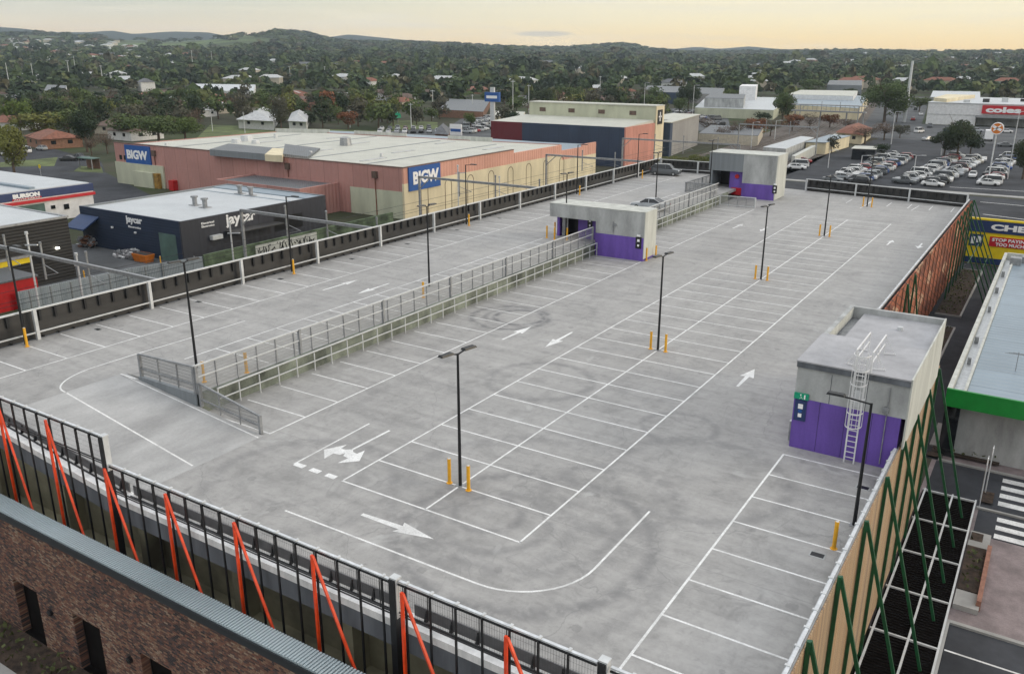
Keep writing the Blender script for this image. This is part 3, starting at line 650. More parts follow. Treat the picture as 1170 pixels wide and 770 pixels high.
# dark louvre grid at the foot of the timber screen
t = thing('louvre_grid', 'black louvred grid with pale frame beside the timber screen', 'grille', (24, 12, GZ))
gy = [-3.2+4.3*k for k in range(9)]
MB().box(XP+.1, 25.35, -7, 31.4, -8.36, -8.22).build('louvre_bed', 'shade_and_louvre_black', t)
m = MB()
y = -7
while y < 31.2: m.box(XP+.2, 25.3, y, y+.05, -8.22, -8.17); y += .24
tag(m.build('louvres', 'shade_and_louvre_black', t), kind='stuff')
m = MB()
for y in gy: m.box(XP+.1, 25.35, y-.05, y+.05, -8.2, -8.08)
for x in (XP+.25, 24.0, 25.36): m.box(x-.05, x+.05, -7, 31.4, -8.2, -8.07)
m.build('frame', 'pale_steel', t)
# ------------------------------------------------------------------ stair blocks
def sign_stack(x, y, z, lb, exit_=True, w=.58, face='-y'):
    t = thing('wall_sign', lb, 'sign', (x, y, z))
    MB().box(x, x+w, y-.06, y-.003, z, z+1.12).build('board', 'brand_navy' if exit_ else 'black_plastic', t)
    m = MB(); m.box(x+.17, x+w-.17, y-.075, y-.061, z+.66, z+.92); m.box(x+.2, x+w-.2, y-.075, y-.061, z+.2, z+.4); m.build('pictogram', 'sign_white', t)
    if exit_:
        m = MB(); m.box(x+.2, x+w-.2, y-.075, y-.061, z+.46, z+.6); m.build('pictogram', 'brand_blue', t)
    if not exit_:
        g = thing('exit_sign', 'small white exit light above the '+lb, 'exit sign', (x, y, z+1.2)); MB().box(x+.12, x+w-.12, y-.08, y-.003, z+1.18, z+1.36).build('box', 'sign_white', g); return
    g = thing('exit_sign', 'green running man exit sign above the '+lb, 'exit sign', (x, y, z+1.2))
    MB().box(x-.08, x+w+.06, y-.1, y-.003, z+1.18, z+1.5).build('box', 'safety_green', g)
    m = MB(); m.cyl((x+w/2-.04, y-.101, z+1.43), (x+w/2-.04, y-.115, z+1.43), .035, 8); m.beam((x+w/2-.04, y-.108, z+1.4), (x+w/2, y-.108, z+1.3), .05, .012); m.beam((x+w/2, y-.108, z+1.3), (x+w/2-.09, y-.108, z+1.22), .03, .012); m.beam((x+w/2, y-.108, z+1.3), (x+w/2+.07, y-.108, z+1.23), .03, .012); m.box(x+w/2+.13, x+w/2+.2, y-.115, y-.101, z+1.22, z+1.45); m.build('pictogram', 'sign_white', g)
bk = thing('stair_block', 'concrete and purple stair block with caged ladder at the right edge', 'stair block', (19.5, 21, 0))
x0, x1, y0, y1, T = 16.9, 22.2, 15.45, 27.2, 4.78
MB().box(x0, x1-.02, y0, y1, 2.75, T-.75).build('upper_wall', 'block_concrete', bk)
MB().box(x0, 21.98, y0-.012, y1, 0.0, 2.748).build('base_wall', 'purple_paint', bk)
m = MB(); m.box(x1-.02, x1+.06, y0-.03, y1+.02, 1.2, T+.02); m.build('side_wall', 'pale_render', bk)
m = MB(); m.box(x0-.06, x1-.021, y0-.12, 20.6, T-.07, T); m.build('roof_slab', 'roof_membrane', bk)
m = MB(); m.box(x0-.03, x1-.021, y0-.09, 20.6, T-.36, T-.071); m.build('fascia', 'slab_edge', bk); MB().box(x0, x1-.021, y0, 20.6, T-.751, T-.361).build('upper_band', 'block_concrete', bk)
m = MB(); m.box(x0, x0+.25, 20.6, y1, T-.75, T); m.box(x0+.25, x1-.02, y1-.25, y1, T-.75, T); m.build('parapet', 'block_concrete', bk)
m = MB(); m.box(x0+.25, x0+.28, 20.62, y1-.26, T-.6, T-.06); m.build('parapet_lining', 'pale_render', bk)
m = MB(); m.box(x0+.9, x1-.021, 20.6, y1-.25, T-.749, T-.35); m.build('tray_floor', 'roof_membrane', bk)
m = MB(); m.box(x0+.25, x0+.9, 20.6, y1-.25, T-.9, T-.7); m.build('gutter_floor', 'grey_steel', bk)
m = MB(); m.cyl((20.2, 24.6, T-.35), (20.2, 24.6, T-.15), .16, 12); m.build('roof_vent', 'pale_steel', bk)
m = MB(); m.box(21.3, 21.34, y0-.1, y0-.02, .2, 4.2); m.box(21.12, 21.4, y0-.16, y0-.02, 2.9, 3.2); m.build('conduit', 'grey_steel', bk)
sign_stack(16.98, y0-.012, 1.55, 'navy sign board on the big stair block')
# caged ladder
pm('joint_dark', (.05, .03, .12), .8)
m = MB()
for x in (18.2, 19.45, 20.7): m.box(x-.012, x+.012, 15.435-.006, 15.436, .05, 2.74)
m.build('panel_joint', 'joint_dark', bk); m = MB()
for x in (18.6, 20.3): m.box(x-.015, x+.015, 15.45-.008, 15.449, 2.76, 4.3)
m.build('panel_joint', 'slab_edge', bk)
ld = thing('caged_ladder', 'white caged ladder up the big stair block', 'ladder', (20, 15.3, 0))
lx0, lx1, ly = 19.72, 20.18, 15.1
m = MB()
for x in (lx0, lx1): m.beam((x, ly, 0), (x, ly, T+1.05), .07, .04)
m.build('stiles', 'white_panel', ld)
for k in range(19): MB().beam((lx0, ly, .3+k*.29), (lx1, ly, .3+k*.29), .035, .035).build('rung', 'white_panel', ld)
m = MB(); cr = .38; cc = (19.95, ly)
for z in np.linspace(2.1, T+1.0, 6):
    P = [Vector((cc[0]+cr*math.cos(a), cc[1]-.1+cr*1.45*math.sin(a), z)) for a in np.linspace(0, -math.pi, 12)]
    for a, c in zip(P[:-1], P[1:]): m.beam(a, c, .02, .06)
for a in np.linspace(0, -math.pi, 7): x = cc[0]+cr*math.cos(a); y = cc[1]-.1+cr*1.45*math.sin(a); m.beam((x, y, 2.1), (x, y, T+1.0), .025, .02)
m.build('cage', 'white_panel', ld)
m = MB(); m.box(19.8, 20.1, ly-.05, ly-.02, 3.0, 3.9); m.build('lock_plate', 'pale_steel', ld)
rg = thing('roof_guardrail', 'white braced guardrails at the ladder top on the stair block roof', 'guardrail', (19.9, 17, T))
for x, s in ((19.6, -1), (20.35, 1)):
    m = MB(); y0_, y1_ = 15.35, 18.6
    m.beam((x, y0_, T+1.05), (x, y1_, T+1.05), .06, .06); m.beam((x, y0_, T+.55), (x, y1_, T+.55), .05, .05)
    for y in (y0_, (y0_+y1_)/2, y1_): m.beam((x, y, T), (x, y, T+1.05), .06, .06)
    m.build('rail', 'white_panel', rg)
    m = MB()
    for y in (15.9, y1_): m.beam((x, y, T+.95), (x+s*.5, y+.15, T+.06), .045, .045); m.beam((x, y, T+.06), (x+s*.55, y+.15, T+.06), .045, .045)
    m.build('stay', 'white_panel', rg)
# middle stair block
bk = thing('stair_block', 'low concrete stair block with purple base in the middle of the fence line', 'stair block', (-12, 52, 0)); T2 = 4.86; X0, X1, Y0 = -12.2, -6.92, 49.7
MB().box(X0, X1, Y0, 52.4, 2.3, T2-.06).build('upper_wall', 'block_concrete', bk); MB().box(X0, X1-.01, Y0-.012, 52.3, 0, 2.298).build('base_wall', 'purple_paint', bk)
MB().box(X1+.001, X1+.08, Y0-.02, 52.5, .25, T2).build('side_wall', 'pale_render', bk)
MB().box(-17.6, X1, Y0-.04, 52.6, T2-.06, T2).build('roof_slab', 'pale_render', bk)
MB().box(-17.55, X0-.001, Y0-.02, 51.0, 3.45, T2-.061).build('canopy_beam', 'block_concrete', bk)
MB().box(-15.0, X0-.001, 51.2, 52.4, UZ, T2-.061).build('lobby_wall', 'purple_paint', bk)
MB().box(-17.4, -17.1, 51.0, 52.4, UZ, T2-.061).build('side_pier', 'purple_paint', bk)
MB().box(-17.1, -15.0, 52.1, 52.3, UZ, T2-.061).build('lobby_back', 'black_plastic', bk)
MB().box(-16.9, -16.2, 51.2, 51.25, UZ, 3.3).build('door', 'grey_steel', bk)
m = MB(); m.box(-10.3, -10.2, Y0-.08, Y0-.013, 2.5, 3.6); m.cyl((-10.05, Y0-.08, 3.3), (-10.05, Y0-.013, 3.3), .15, 10); m.build('conduit', 'grey_steel', bk)
sign_stack(-7.75, Y0-.012, 1.25, 'black sign board on the middle stair block', False, .6)
sign_stack(-13.9, 51.2, 2.35, 'black sign board beside the lift lobby opening', False, .55)
# far stair block
bk = thing('stair_block', 'tall far stair block, dark cladding left and pale concrete over purple', 'stair block', (-11, 94, 0)); T3 = 6.15; a0, a1, b0 = -11.6, -6.95, 93.4
MB().box(a0, a1, b0, 98, 2.1, T3-.08).build('upper_wall', 'block_concrete', bk); MB().box(a0, a1-.01, b0-.012, 97.9, 0, 2.098).build('base_wall', 'purple_paint', bk)
MB().box(a1+.001, a1+.12, b0-.02, 98.2, .05, T3).build('side_wall', 'pale_render', bk); MB().box(-16.7, a1, b0-.05, 98.2, T3-.08, T3).build('roof_slab', 'pale_render', bk)
MB().box(-16.6, a0-.001, b0, 98, 3.6, T3-.081).build('cladding', 'grey_cladding', bk); MB().box(-13.6, a0-.001, b0+.5, 97.8, UZ, 3.599).build('lobby_wall', 'purple_paint', bk)
MB().box(-16.3, -13.6, 97, 97.2, UZ, 3.599).build('lobby_back', 'black_plastic', bk); MB().box(-16.3, -16.0, b0, 97, UZ, 3.599).build('pier', 'grey_cladding', bk)
MB().box(-13.2, a0-.01, b0+.38, b0+.495, UZ-.9, UZ+.1).build('vending_front', 'brand_red', bk)
m = MB().cyl((-12.5, b0+.3, 2.9), (-12.5, b0+.49, 2.9), .3, 14); m.build('fire_bell', 'bright_red', bk)
sign_stack(-7.2, b0-.012, 1.0, 'black sign board on the far stair block', False, .6)
# ------------------------------------------------------------------ fences
def fence(name, label, P, base, top, rails, big, thin, panel=None, axis='y', big_w=.16, thin_w=.06, matb='pale_steel', matt='grey_steel', matr='pale_steel', wall=None, rail_w=.09):
    """P=(p0,p1) plan points, base/top functions of distance fraction; rails: heights above base"""
    p0, p1 = Vector(P[0]), Vector(P[1]); Ln = (p1-p0).length
    q = lambda s: p0+(p1-p0)*s
    t = thing(name, label, 'fence', (*q(.5), base(.5)))
    for h in rails:
        m = MB(); a, c = q(0), q(1); w_ = rail_w
        if h == 'top': m.beam((*a, top(0)), (*c, top(1)), w_*1.1, w_*1.1); m.build('top_rail', matr, t)
        else: m.beam((*a, base(0)+h), (*c, base(1)+h), w_*.9, w_*.9); m.build('rail', matr, t)
    for s in np.arange(0, Ln+.01, big):
        x = q(min(1, s/Ln)); m = MB(); m.box(x.x-big_w/2, x.x+big_w/2, x.y-big_w/2, x.y+big_w/2, base(s/Ln), top(s/Ln)+.03); m.build('post', matb, t)
    if thin:
        n = int(Ln/thin)
        for k in range(1, n):
            s = k/n
            if abs((s*Ln+big/2) % big-big/2) < .3: continue
            x = q(s); m = MB(); m.box(x.x-thin_w/2, x.x+thin_w/2, x.y-thin_w/2, x.y+thin_w/2, base(s), top(s)-.1); m.build('picket_post', matt, t)
    if panel:
        a, c = q(0), q(1); d = (c-a).normalized(); nn = Vector((-d.y, d.x))*.05; a += nn; c += nn
        MB().quad((*a, base(0)+.12), (*c, base(1)+.12), (*c, top(1)-.05), (*a, top(0)-.05)).build('mesh_panel', panel, t)
    return t
XF = XU-.12
fence('deck_fence', 'long pale mesh fence on the retaining wall between the two decks', ((XF, 1.5), (XF, 49.5)), lambda s: UZ+.0, lambda s: 2.86, ['top', .95], 8.0, 1.5, 'wire_mesh_grey', matb='grey_steel', rail_w=.075)
fence('deck_fence', 'mesh fence on the retaining wall between the middle and far stair blocks', ((XF, 52.7), (XF, 86)), lambda s: UZ, lambda s: 2.9, ['top', .95], 7.6, 1.5, 'wire_mesh_grey', matb='grey_steel', rail_w=.075)
fence('ramp_fence', 'mesh fence on the upper deck above the wedge wall of the ramp', ((-17.4, YR+.1), (-12.3, YR+.1)), lambda s: UZ+.05, lambda s: 2.62+.2*s, ['top', .5], 5.1, 1.3, 'wire_mesh_grey_x', matb='grey_steel', matr='grey_steel')
fence('ramp_fence', 'mesh fence sloping down along the foot of the ramp', ((-12.1, YR+.1), (-7.35, YR+.1)), lambda s: zramp(-12.1+4.75*s), lambda s: 1.9-.85*s, ['top', .45], 4.75, 1.25, 'wire_mesh_grey_x', matb='grey_steel', matr='grey_steel')
fence('guard_frame', 'pale low guard frame standing in front of the green stained wall', ((XU+.35, 2.6), (XU+.35, 49.6)), lambda s: 0, lambda s: 1.28, ['top', .64], 47, 1.47, None, big_w=.07, thin_w=.06, matt='pale_steel', rail_w=.07)
fence('guard_frame', 'pale low guard frame between the middle stair block and far barrier', ((XU+.35, 52.8), (XU+.35, 85.6)), lambda s: 0, lambda s: 1.3, ['top', .64], 30, 1.47, None, big_w=.07, thin_w=.06, matt='pale_steel', rail_w=.07)
fence('aisle_barrier', 'grey mesh barrier closing the aisle beside the far purple block', ((-11.9, 85.6), (-7.2, 85.9)), lambda s: 0, lambda s: 1.35, ['top', .15], 4.7, 1.15, 'wire_mesh_grey_x')
fence('stair_barrier', 'mesh barrier on the upper deck in front of the far stair lobby', ((-17.4, 86.9), (-13.2, 87.2)), lambda s: UZ, lambda s: UZ+1.3, ['top', .15], 4.2, 1.4, 'wire_mesh_grey_x', matb='grey_steel', matr='grey_steel')
fence('stair_barrier', 'mesh barrier running back along the left of the far stair block', ((-17.4, 87), (-17.2, 99)), lambda s: UZ, lambda s: UZ+1.3, ['top', .15], 6, 1.5, 'wire_mesh_grey', matb='grey_steel', matr='grey_steel')
def edge_fence(label, p0, p1, base, top, nb, side, axis):
    t = thing('edge_fence', label, 'fence', ((p0[0]+p1[0])/2, (p0[1]+p1[1])/2, base)); p0 = Vector(p0); p1 = Vector(p1); d = (p1-p0)/nb; n = Vector((-d.y, d.x)).normalized()*side
    for k in range(nb+1):
        x = p0+d*k; m = MB(); m.box(x.x-.11, x.x+.11, x.y-.11, x.y+.11, base, top); m.build('post', 'pale_steel', t)
    MB().beam((*p0, top), (*p1, top), .16, .1).build('top_rail', 'pale_steel', t); MB().beam((*(p0-n*.0), base+.5), (*p1, base+.5), .09, .09).build('lower_rail', 'pale_steel', t)
    for k in range(nb):
        a = p0+d*k+n*.5; c = p0+d*(k+1)+n*.5; m = MB(); m.beam((*a, (base-1.2+top-.15)/2), (*c, (base-1.2+top-.15)/2), .04, top-.15-base+1.2)
        for j in range(8):
            q = a+(c-a)*((j+.5)/8)-n*.14; m.beam((*q, top-.95), (*q, top-.14), .1, .16, m=1); m.beam((*q, base-.6), (*q, base+.12), .09, .12, m=1)
        m.build('dark_panel', ['dark_panel', 'black_steel'], t)
edge_fence('long pale railed fence with dark panels along the railway side', (-29.4, -6.5), (-29.4, 106), UZ, 3.28, 13, 1, 'y')
p_ = yfar(-29.4)
edge_fence('far end fence of the upper deck behind the dark parked car', (-29.2, 105.8), (-16.8, 106.4), UZ, 3.1, 2, 1, 'x')
edge_fence('far end fence of the main deck in front of the open car park', (-5.6, yfar(-5.6)-.3), (16.3, yfar(16.3)-.3), 0, 1.75, 3, 1, 'x')
# ------------------------------------------------------------------ light poles and bollards
def light_pole(lb, x, y, z, h, heads, rz=0, proto=[]):
    t = thing('light_pole', lb, 'light pole', (x, y, z), rz, 'slim black light poles on the roof decks')
    MB().box(-.18, .18, -.18, .18, 0, .025).build('base_plate', 'grey_steel', t, world=False)
    MB().cyl((0, 0, .02), (0, 0, h), .085, 12, .055).build('shaft', 'black_steel', t, world=False, smooth=False)
    for s, L_ in heads:
        m = MB(); m.beam((0, 0, h-.05), (s*(.25+L_), 0, h+.05), .06, .06); m.build('arm', 'black_steel', t, world=False)
        m = MB(); x0 = s*(.2+L_); x1 = s*(.95+L_); xa, xb = min(x0, x1), max(x0, x1); zt = h+.06
        m.hexa([(xa, -.16, zt), (xb, -.16, zt), (xb, .16, zt), (xa, .16, zt), (xa+.05, -.13, zt+.09), (xb-.05, -.13, zt+.09), (xb-.05, .13, zt+.09), (xa+.05, .13, zt+.09)]); hd = m.build('lamp_head', 'black_steel', t, world=False)
        m = MB().box(xa+.12, xb-.1, -.11, .11, zt-.012, zt-.001); m.build('lens', 'pale_steel', hd, world=False); hd.children[0].location = (0, 0, 0)
    return t
for k in range(5): light_pole(['double headed black pole nearest the camera between two yellow bollards', 'double headed pole between bollards, second along the centre line', 'double headed pole, third along the centre line', 'double headed pole, fourth along the centre line', 'double headed pole at the far end of the centre line'][k], 5.02, 2.67+23.2*k, 0, 6.62, ((-1, .12), (1, .12)), R(79))
for k in range(4): light_pole('double headed pole behind the middle fence, %s from the ramp' % ORD[k], -15.95, 4.3+23*k, UZ, 6.6, ((-1, 0), (1, 0)), R(79))
light_pole('double headed pole beside the far stair block railing', -15.8, 92.0, UZ, 6.6, ((-1, 0), (1, 0)), R(79))
for k, y in enumerate((1.1, 24.6, 50.9, 76.8, 96.3)): light_pole('single arm pole by the railway side fence, %s from the left edge' % ORD[k], -29.05, y, UZ, 6.6, ((1, .5),))
light_pole('tall single arm pole in front of the big stair block on the right', 21.5, 9.0, 0, 5.72, ((-1, .85),))
bol = thing('bollard', 'yellow bollard left of the nearest light pole', 'bollard', (4.44, 2.6, 0), group='yellow steel bollards on the roof decks')
MB().cyl((0, 0, 0), (0, 0, 1.28), .085, 14).build('tube', 'yellow_paint', bol, world=False, smooth=False); MB().cyl((0, 0, 1.281), (0, 0, 1.31), .07, 14, .03).build('cap', 'pale_steel', bol, world=False); MB().cyl((0, 0, 0.0), (0, 0, .03), .15, 14).build('flange', 'yellow_paint', bol, world=False)
B_ = [(5.62, 2.5, 0, 'right of the nearest light pole')]
for k in range(1, 5):
    for s, w in ((-.52, 'left'), (.58, 'right')): B_.append((5.02+s, 2.62+23.2*k, 0, '%s of the %s centre line light pole' % (w, ['', 'second', 'third', 'fourth', 'farthest'][k])))
B_ += [(-7.0+.2, 50.3, 0, 'at the right corner of the middle stair block'), (-6.5, 51.9, 0, 'behind the one at the middle stair block corner'), (21.2, 6.6, 0, 'alone beside the near right rail'),
       (-28.4, 24.2, UZ, 'by the railway side fence near its second light pole'), (-28.55, .9, UZ, 'at the left edge by the first railway side pole'), (-28.35, 50.4, UZ, 'by the third railway side pole'), (-28.4, 76.4, UZ, 'by the fourth railway side pole'), (-28.1, 96.1, UZ, 'by the dark parked car'),
       (-17.7, 49.4, UZ, 'leftmost of four before the lift lobby'), (-18.0, 51.6, UZ, 'back left of four before the lift lobby'), (-16.6, 49.1, UZ, 'third from the left before the lift lobby'), (-15.4, 49.6, UZ, 'rightmost of four before the lift lobby'),
       (-14.2, 24.3, UZ, 'seen through the middle fence near its second pole'), (-13.6, 3.0, UZ, 'behind the mesh at the ramp corner'), (-12.75, 5.4, UZ, 'behind the middle fence just past the ramp corner')]
for x, y, z, w in B_: dup(bol, (x, y, z), label='yellow bollard '+w)
gbol = thing('service_post', 'short grey post at the left corner of the big stair block', 'post', (16.72, 16.2, 0))
MB().cyl((0, 0, 0), (0, 0, 1.1), .09, 12).build('tube', 'grey_steel', gbol, world=False); MB().cyl((0, 0, 1.1), (0, 0, 1.16), .11, 12, .05).build('cap', 'pale_steel', gbol, world=False)
dg = thing('drain_grate', 'small dark drain grate beside the yellow bollard at the near right rail', 'drain', (20.75, 5.75, 0), group='drain grates set in the decks')
MB().box(-.32, .32, -.22, .22, .001, .012).build('frame', 'block_concrete', dg, world=False)
m = MB().box(-.26, .26, -.16, .16, .012, .016); m.build('slots', 'black_steel', dg, world=False)
D_ = [(986, 557, 0, 'below the big stair block'), (111.7, 376.5, UZ, 'first from the left by the railway fence'), (226.5, 345, UZ, 'second from the left by the railway fence'), (320.6, 318.8, UZ, 'third from the left by the railway fence'), (402.2, 296, UZ, 'fourth from the left by the railway fence'), (465.3, 279, UZ, 'fifth from the left by the railway fence'), (522, 263, UZ, 'sixth from the left by the railway fence'), (570.5, 249.7, UZ, 'seventh from the left by the railway fence')]
for u, v, z, w in D_: x, y = at(u, v, z); dup(dg, (x, y, z), label='dark drain grate '+w)
# ================================================================== CARS
def paint(name, c, metal=.2, rough=.3):
    m, t, b = newmat(name); n = t.noise(t.coords(), 2, 3); t.link(t.ramp(n, [(.3, tuple(x*.93 for x in c)), (.7, c)]), b.inputs['Base Color'])
    b.inputs['Metallic'].default_value = metal; b.inputs['Roughness'].default_value = rough; b.inputs['Coat Weight'].default_value = .4; b.inputs['Coat Roughness'].default_value = .12
PAINTS = {'white': (.72, .72, .71), 'silver': (.42, .44, .46), 'grey': (.13, .14, .15), 'black': (.015, .016, .018), 'red': (.33, .015, .015), 'blue': (.02, .07, .25), 'maroon': (.12, .015, .02), 'beige': (.42, .38, .30), 'dark green': (.02, .06, .04)}
for k, c in PAINTS.items(): paint('car_'+k, c, .5 if k in ('silver', 'grey') else .1)
def loft(secs, mats=None, m=0, cap=True):
    mb = MB(); n = len(secs[0])
    for s in secs: mb.v += s
    for i in range(len(secs)-1):
        for j in range(n-1): mb.f.append((i*n+j, i*n+j+1, (i+1)*n+j+1, (i+1)*n+j)); mb.m.append(m)
    if cap: mb.f.append(tuple(range(n))[::-1]); mb.f.append(tuple(range((len(secs)-1)*n, len(secs)*n))); mb.m += [m, m]
    return mb
def make_car(kind, label, full=True):
    L, Wd, H = {'sedan': (4.7, 1.82, 1.46), 'hatch': (4.1, 1.76, 1.5), 'suv': (4.7, 1.88, 1.74), 'ute': (5.2, 1.88, 1.78), 'van': (4.9, 1.92, 1.98)}[kind]
    top = {'sedan': [(0, .50), (.03, .53), (.14, .60), (.29, .66), (.5, .66), (.82, .69), (.97, .67), (1, .55)],
           'hatch': [(0, .50), (.03, .54), (.14, .60), (.26, .66), (.5, .67), (.9, .69), (.98, .66), (1, .5)],
           'suv': [(0, .46), (.02, .52), (.12, .58), (.25, .62), (.5, .62), (.9, .65), (.985, .64), (1, .45)],
           'ute': [(0, .46), (.02, .52), (.12, .56), (.24, .60), (.5, .61), (.62, .62), (.985, .62), (1, .45)],
           'van': [(0, .36), (.02, .42), (.06, .46), (.16, .54), (.5, .55), (.9, .56), (.985, .56), (1, .4)]}[kind]
    roof = {'sedan': [(.27, .655), (.41, .97), (.5, 1), (.66, .99), (.86, .69)], 'hatch': [(.24, .655), (.38, .97), (.5, 1), (.8, .97), (.955, .68)],
            'suv': [(.23, .615), (.35, .965), (.45, 1), (.86, .98), (.965, .64)], 'ute': [(.23, .60), (.34, .96), (.42, 1), (.56, .98), (.63, .62)], 'van': [(.10, .50), (.22, .93), (.32, 1), (.92, .99), (.985, .56)]}[kind]
    t = thing('parked_car', label, 'car', (0, 0, 0)); w = Wd/2
    secs = []
    for f, z in top:
        e = 1-.22*max(0, 1-f/.1)**1.5-.16*max(0, (f-.92)/.08)**1.5; x = L/2-f*L; zb = .2 if .03 < f < .97 else .3; zt = z*H
        secs.append([(x, y*e*w, zz) for y, zz in ((-.86, zb), (-.99, zb+.1), (-1, (zb+zt)/2), (-.95, zt-.05), (-.84, zt), (0, zt+.03), (.84, zt), (.95, zt-.05), (1, (zb+zt)/2), (.99, zb+.1), (.86, zb), (-.86, zb))])
    body = loft(secs)
    r2 = []
    for f, z in roof: x = L/2-f*L; k = (z-.64)/.36; r2.append((x, z*H, w*(.86-.14*max(0, k))))
    # body coloured roof skin
    rs = []
    i0 = len(body.v)
    for x, z, ww in r2[1:4]: body.v += [(x, -ww*.97, z-.03), (x, -ww*.86, z+.012), (x, 0, z+.035), (x, ww*.86, z+.012), (x, ww*.97, z-.03)]
    for i in range(2):
        for j in range(4): body.f.append((i0+i*5+j, i0+i*5+j+1, i0+(i+1)*5+j+1, i0+(i+1)*5+j)); body.m.append(0)
    for s in (-1, 1):
        for (xa, za, wa), (xb, zb_, wb) in ((r2[0], r2[1]), (r2[3], r2[4])): body.beam((xa, s*wa*.97, za), (xb, s*wb*.97, zb_), .07, .05)
        xm, zm, wm = r2[2]; body.beam((xm-.1, s*w*.88, .64*H), (xm-.05, s*wm*.99, zm-.02), .07, .05)
    bo = body.build('body', 'car_white', t, world=False, smooth=False, bevel=.0)
    g = loft([[(x, -ww, z-.04), (x, -ww*.9, z), (x, ww*.9, z), (x, ww, z-.04)] if 0 < i < 4 else [(x, -ww, z-.03), (x, -ww*.9, z-.02), (x, ww*.9, z-.02), (x, ww, z-.03)] for i, (x, z, ww) in enumerate(r2)], cap=False)
    g2 = MB(); P = [(x, ww, z-.03) for x, z, ww in r2]
    for s in (-1, 1): g2.quad(*[(x, s*ww, z) for x, ww, z in P])
    g.v, g.f, g.m = g.v, g.f, g.m; off = len(g.v); g.v += g2.v; g.f += [tuple(k+off for k in f) for f in g2.f]; g.m += g2.m
    g.build('windows', 'dark_glass', t, world=False)
    for x in (L*.5-.19*L, -L*.5+.19*L):
        for s in (-1, 1):
            wh = MB().cyl((x, s*(w-.2), .32), (x, s*(w+.015), .32), .33, 14).build('wheel', 'rubber', t, world=False)
            if full: MB().cyl((x, s*(w+.016), .32), (x, s*(w+.03), .32), .2, 10).build('rim', 'rim', wh, world=False)
    if full:
        for s in (-1, 1):
            MB().box(L/2-.13, L/2-.02, s*w*.72-.16, s*w*.72+.16, .5*H*.86, .5*H).build('headlight', 'sign_white', t, world=False)
            MB().box(-L/2+.0, -L/2+.1, s*w*.76-.12, s*w*.76+.12, .5*H, .6*H).build('tail_light', 'bright_red', t, world=False)
            MB().box(r2[0][0]-.35, r2[0][0]-.2, s*(w+.12)-.1, s*(w+.12)+.1, .66*H, .66*H+.14).build('mirror', 'black_plastic', t, world=False)
        MB().box(L/2-.02, L/2+.01, -.45, .45, .32, .48).build('grille', 'black_plastic', t, world=False)
    return t
def recolor(t, c):
    for k in t.children if False else children_live(t):
        if k.name.startswith('body'): k.material_slots[0].link = 'OBJECT'; k.material_slots[0].material = M['car_'+c]
_live = {}
def children_live(o): return [c for c in C.objects[-12:] if c.parent == o] or [c for c in C.objects if c.parent == o]
P0 = {}
suv = make_car('suv', 'dark grey four wheel drive parked at the far left corner of the upper deck'); suv.location = (-26.6, 101.6, UZ); suv.rotation_euler.z = R(22); suv.rotation_euler.z = R(8)
for k in children(suv):
    if k.name.startswith('body'): k.material_slots[0].link = 'OBJECT'; k.material_slots[0].material = M['car_grey']
s2 = make_car('sedan', 'silver sedan parked behind the middle stair block'); s2.location = (-15.6, 70.9, UZ); s2.rotation_euler.z = R(180)
for k in children(s2):
    if k.name.startswith('body'): k.material_slots[0].link = 'OBJECT'; k.material_slots[0].material = M['car_silver']
# open car park, far right
protos = {k: make_car(k, 'white car', False) for k in ('sedan', 'hatch', 'suv', 'ute', 'van')}
for p in protos.values(): _kids[p.name] = children(p)
used = set()
def put_car(kind, col, x, y, rz, label, group):
    src = protos[kind]
    if kind not in used: used.add(kind); o = src; o.location = (x, y, GZ+.03); o.rotation_euler = (0, 0, rz); o['label'] = label; o['group'] = group; ch = _kids[src.name]
    else:
        o = src.copy(); C.objects.link(o); o.location = (x, y, GZ+.03); o.rotation_euler = (0, 0, rz); o['label'] = label; o['group'] = group; ch = []
        for k in _kids[src.name]: d = k.copy(); C.objects.link(d); d.parent = o; ch.append(d)
    for k in ch:
        if k.name.startswith('body'): k.material_slots[0].link = 'OBJECT'; k.material_slots[0].material = M['car_'+col]
    return o
CC = ['white']*8+['silver']*5+['grey']*3+['black']*3+['red', 'blue', 'maroon', 'beige', 'white', 'white']
KK = ['sedan', 'hatch', 'suv', 'hatch', 'suv', 'sedan', 'ute', 'van']
KW = {'sedan': 'sedan', 'hatch': 'hatchback', 'suv': 'off-road wagon', 'ute': 'pickup', 'van': 'van'}
rc = random.Random(5)
def row(u0, v0, u1, v1, desc, step=2.75, skip=.06, head=90, z=GZ, lat=0, nmax=99, group='cars parked in the open car park beyond the far fence'):
    a = Vector(at(u0, v0, z)); b_ = Vector(at(u1, v1, z)); d = (b_-a); n = min(nmax, int(d.length/step)); d.normalize(); nn = Vector((-d.y, d.x)); i = 0
    for k in range(n):
        if rc.random() < skip: continue
        p = a+d*(k+.5)*step+nn*(lat+rc.uniform(-.25, .25)); kd = rc.choice(KK); c = rc.choice(CC)
        put_car(kd, c, p.x, p.y, math.atan2(d.y, d.x)+R(head+rc.uniform(-2, 2)+180*(rc.random() < .4)), '%s %s, %s along the %s' % (c, KW[kd], ordw(i), desc), group); i += 1
row(950, 209, 1026, 178, 'left row of the left car rank')
row(979, 211, 1037, 180, 'right row of the left car rank')
row(1032, 211, 1094, 180, 'left row of the middle car rank')
row(1064, 214, 1118, 182, 'right row of the middle car rank')
row(1128, 213, 1154, 180, 'single rank beside the round sign')
row(908, 195, 925, 180, 'short row by the platform shed', nmax=4, step=5)
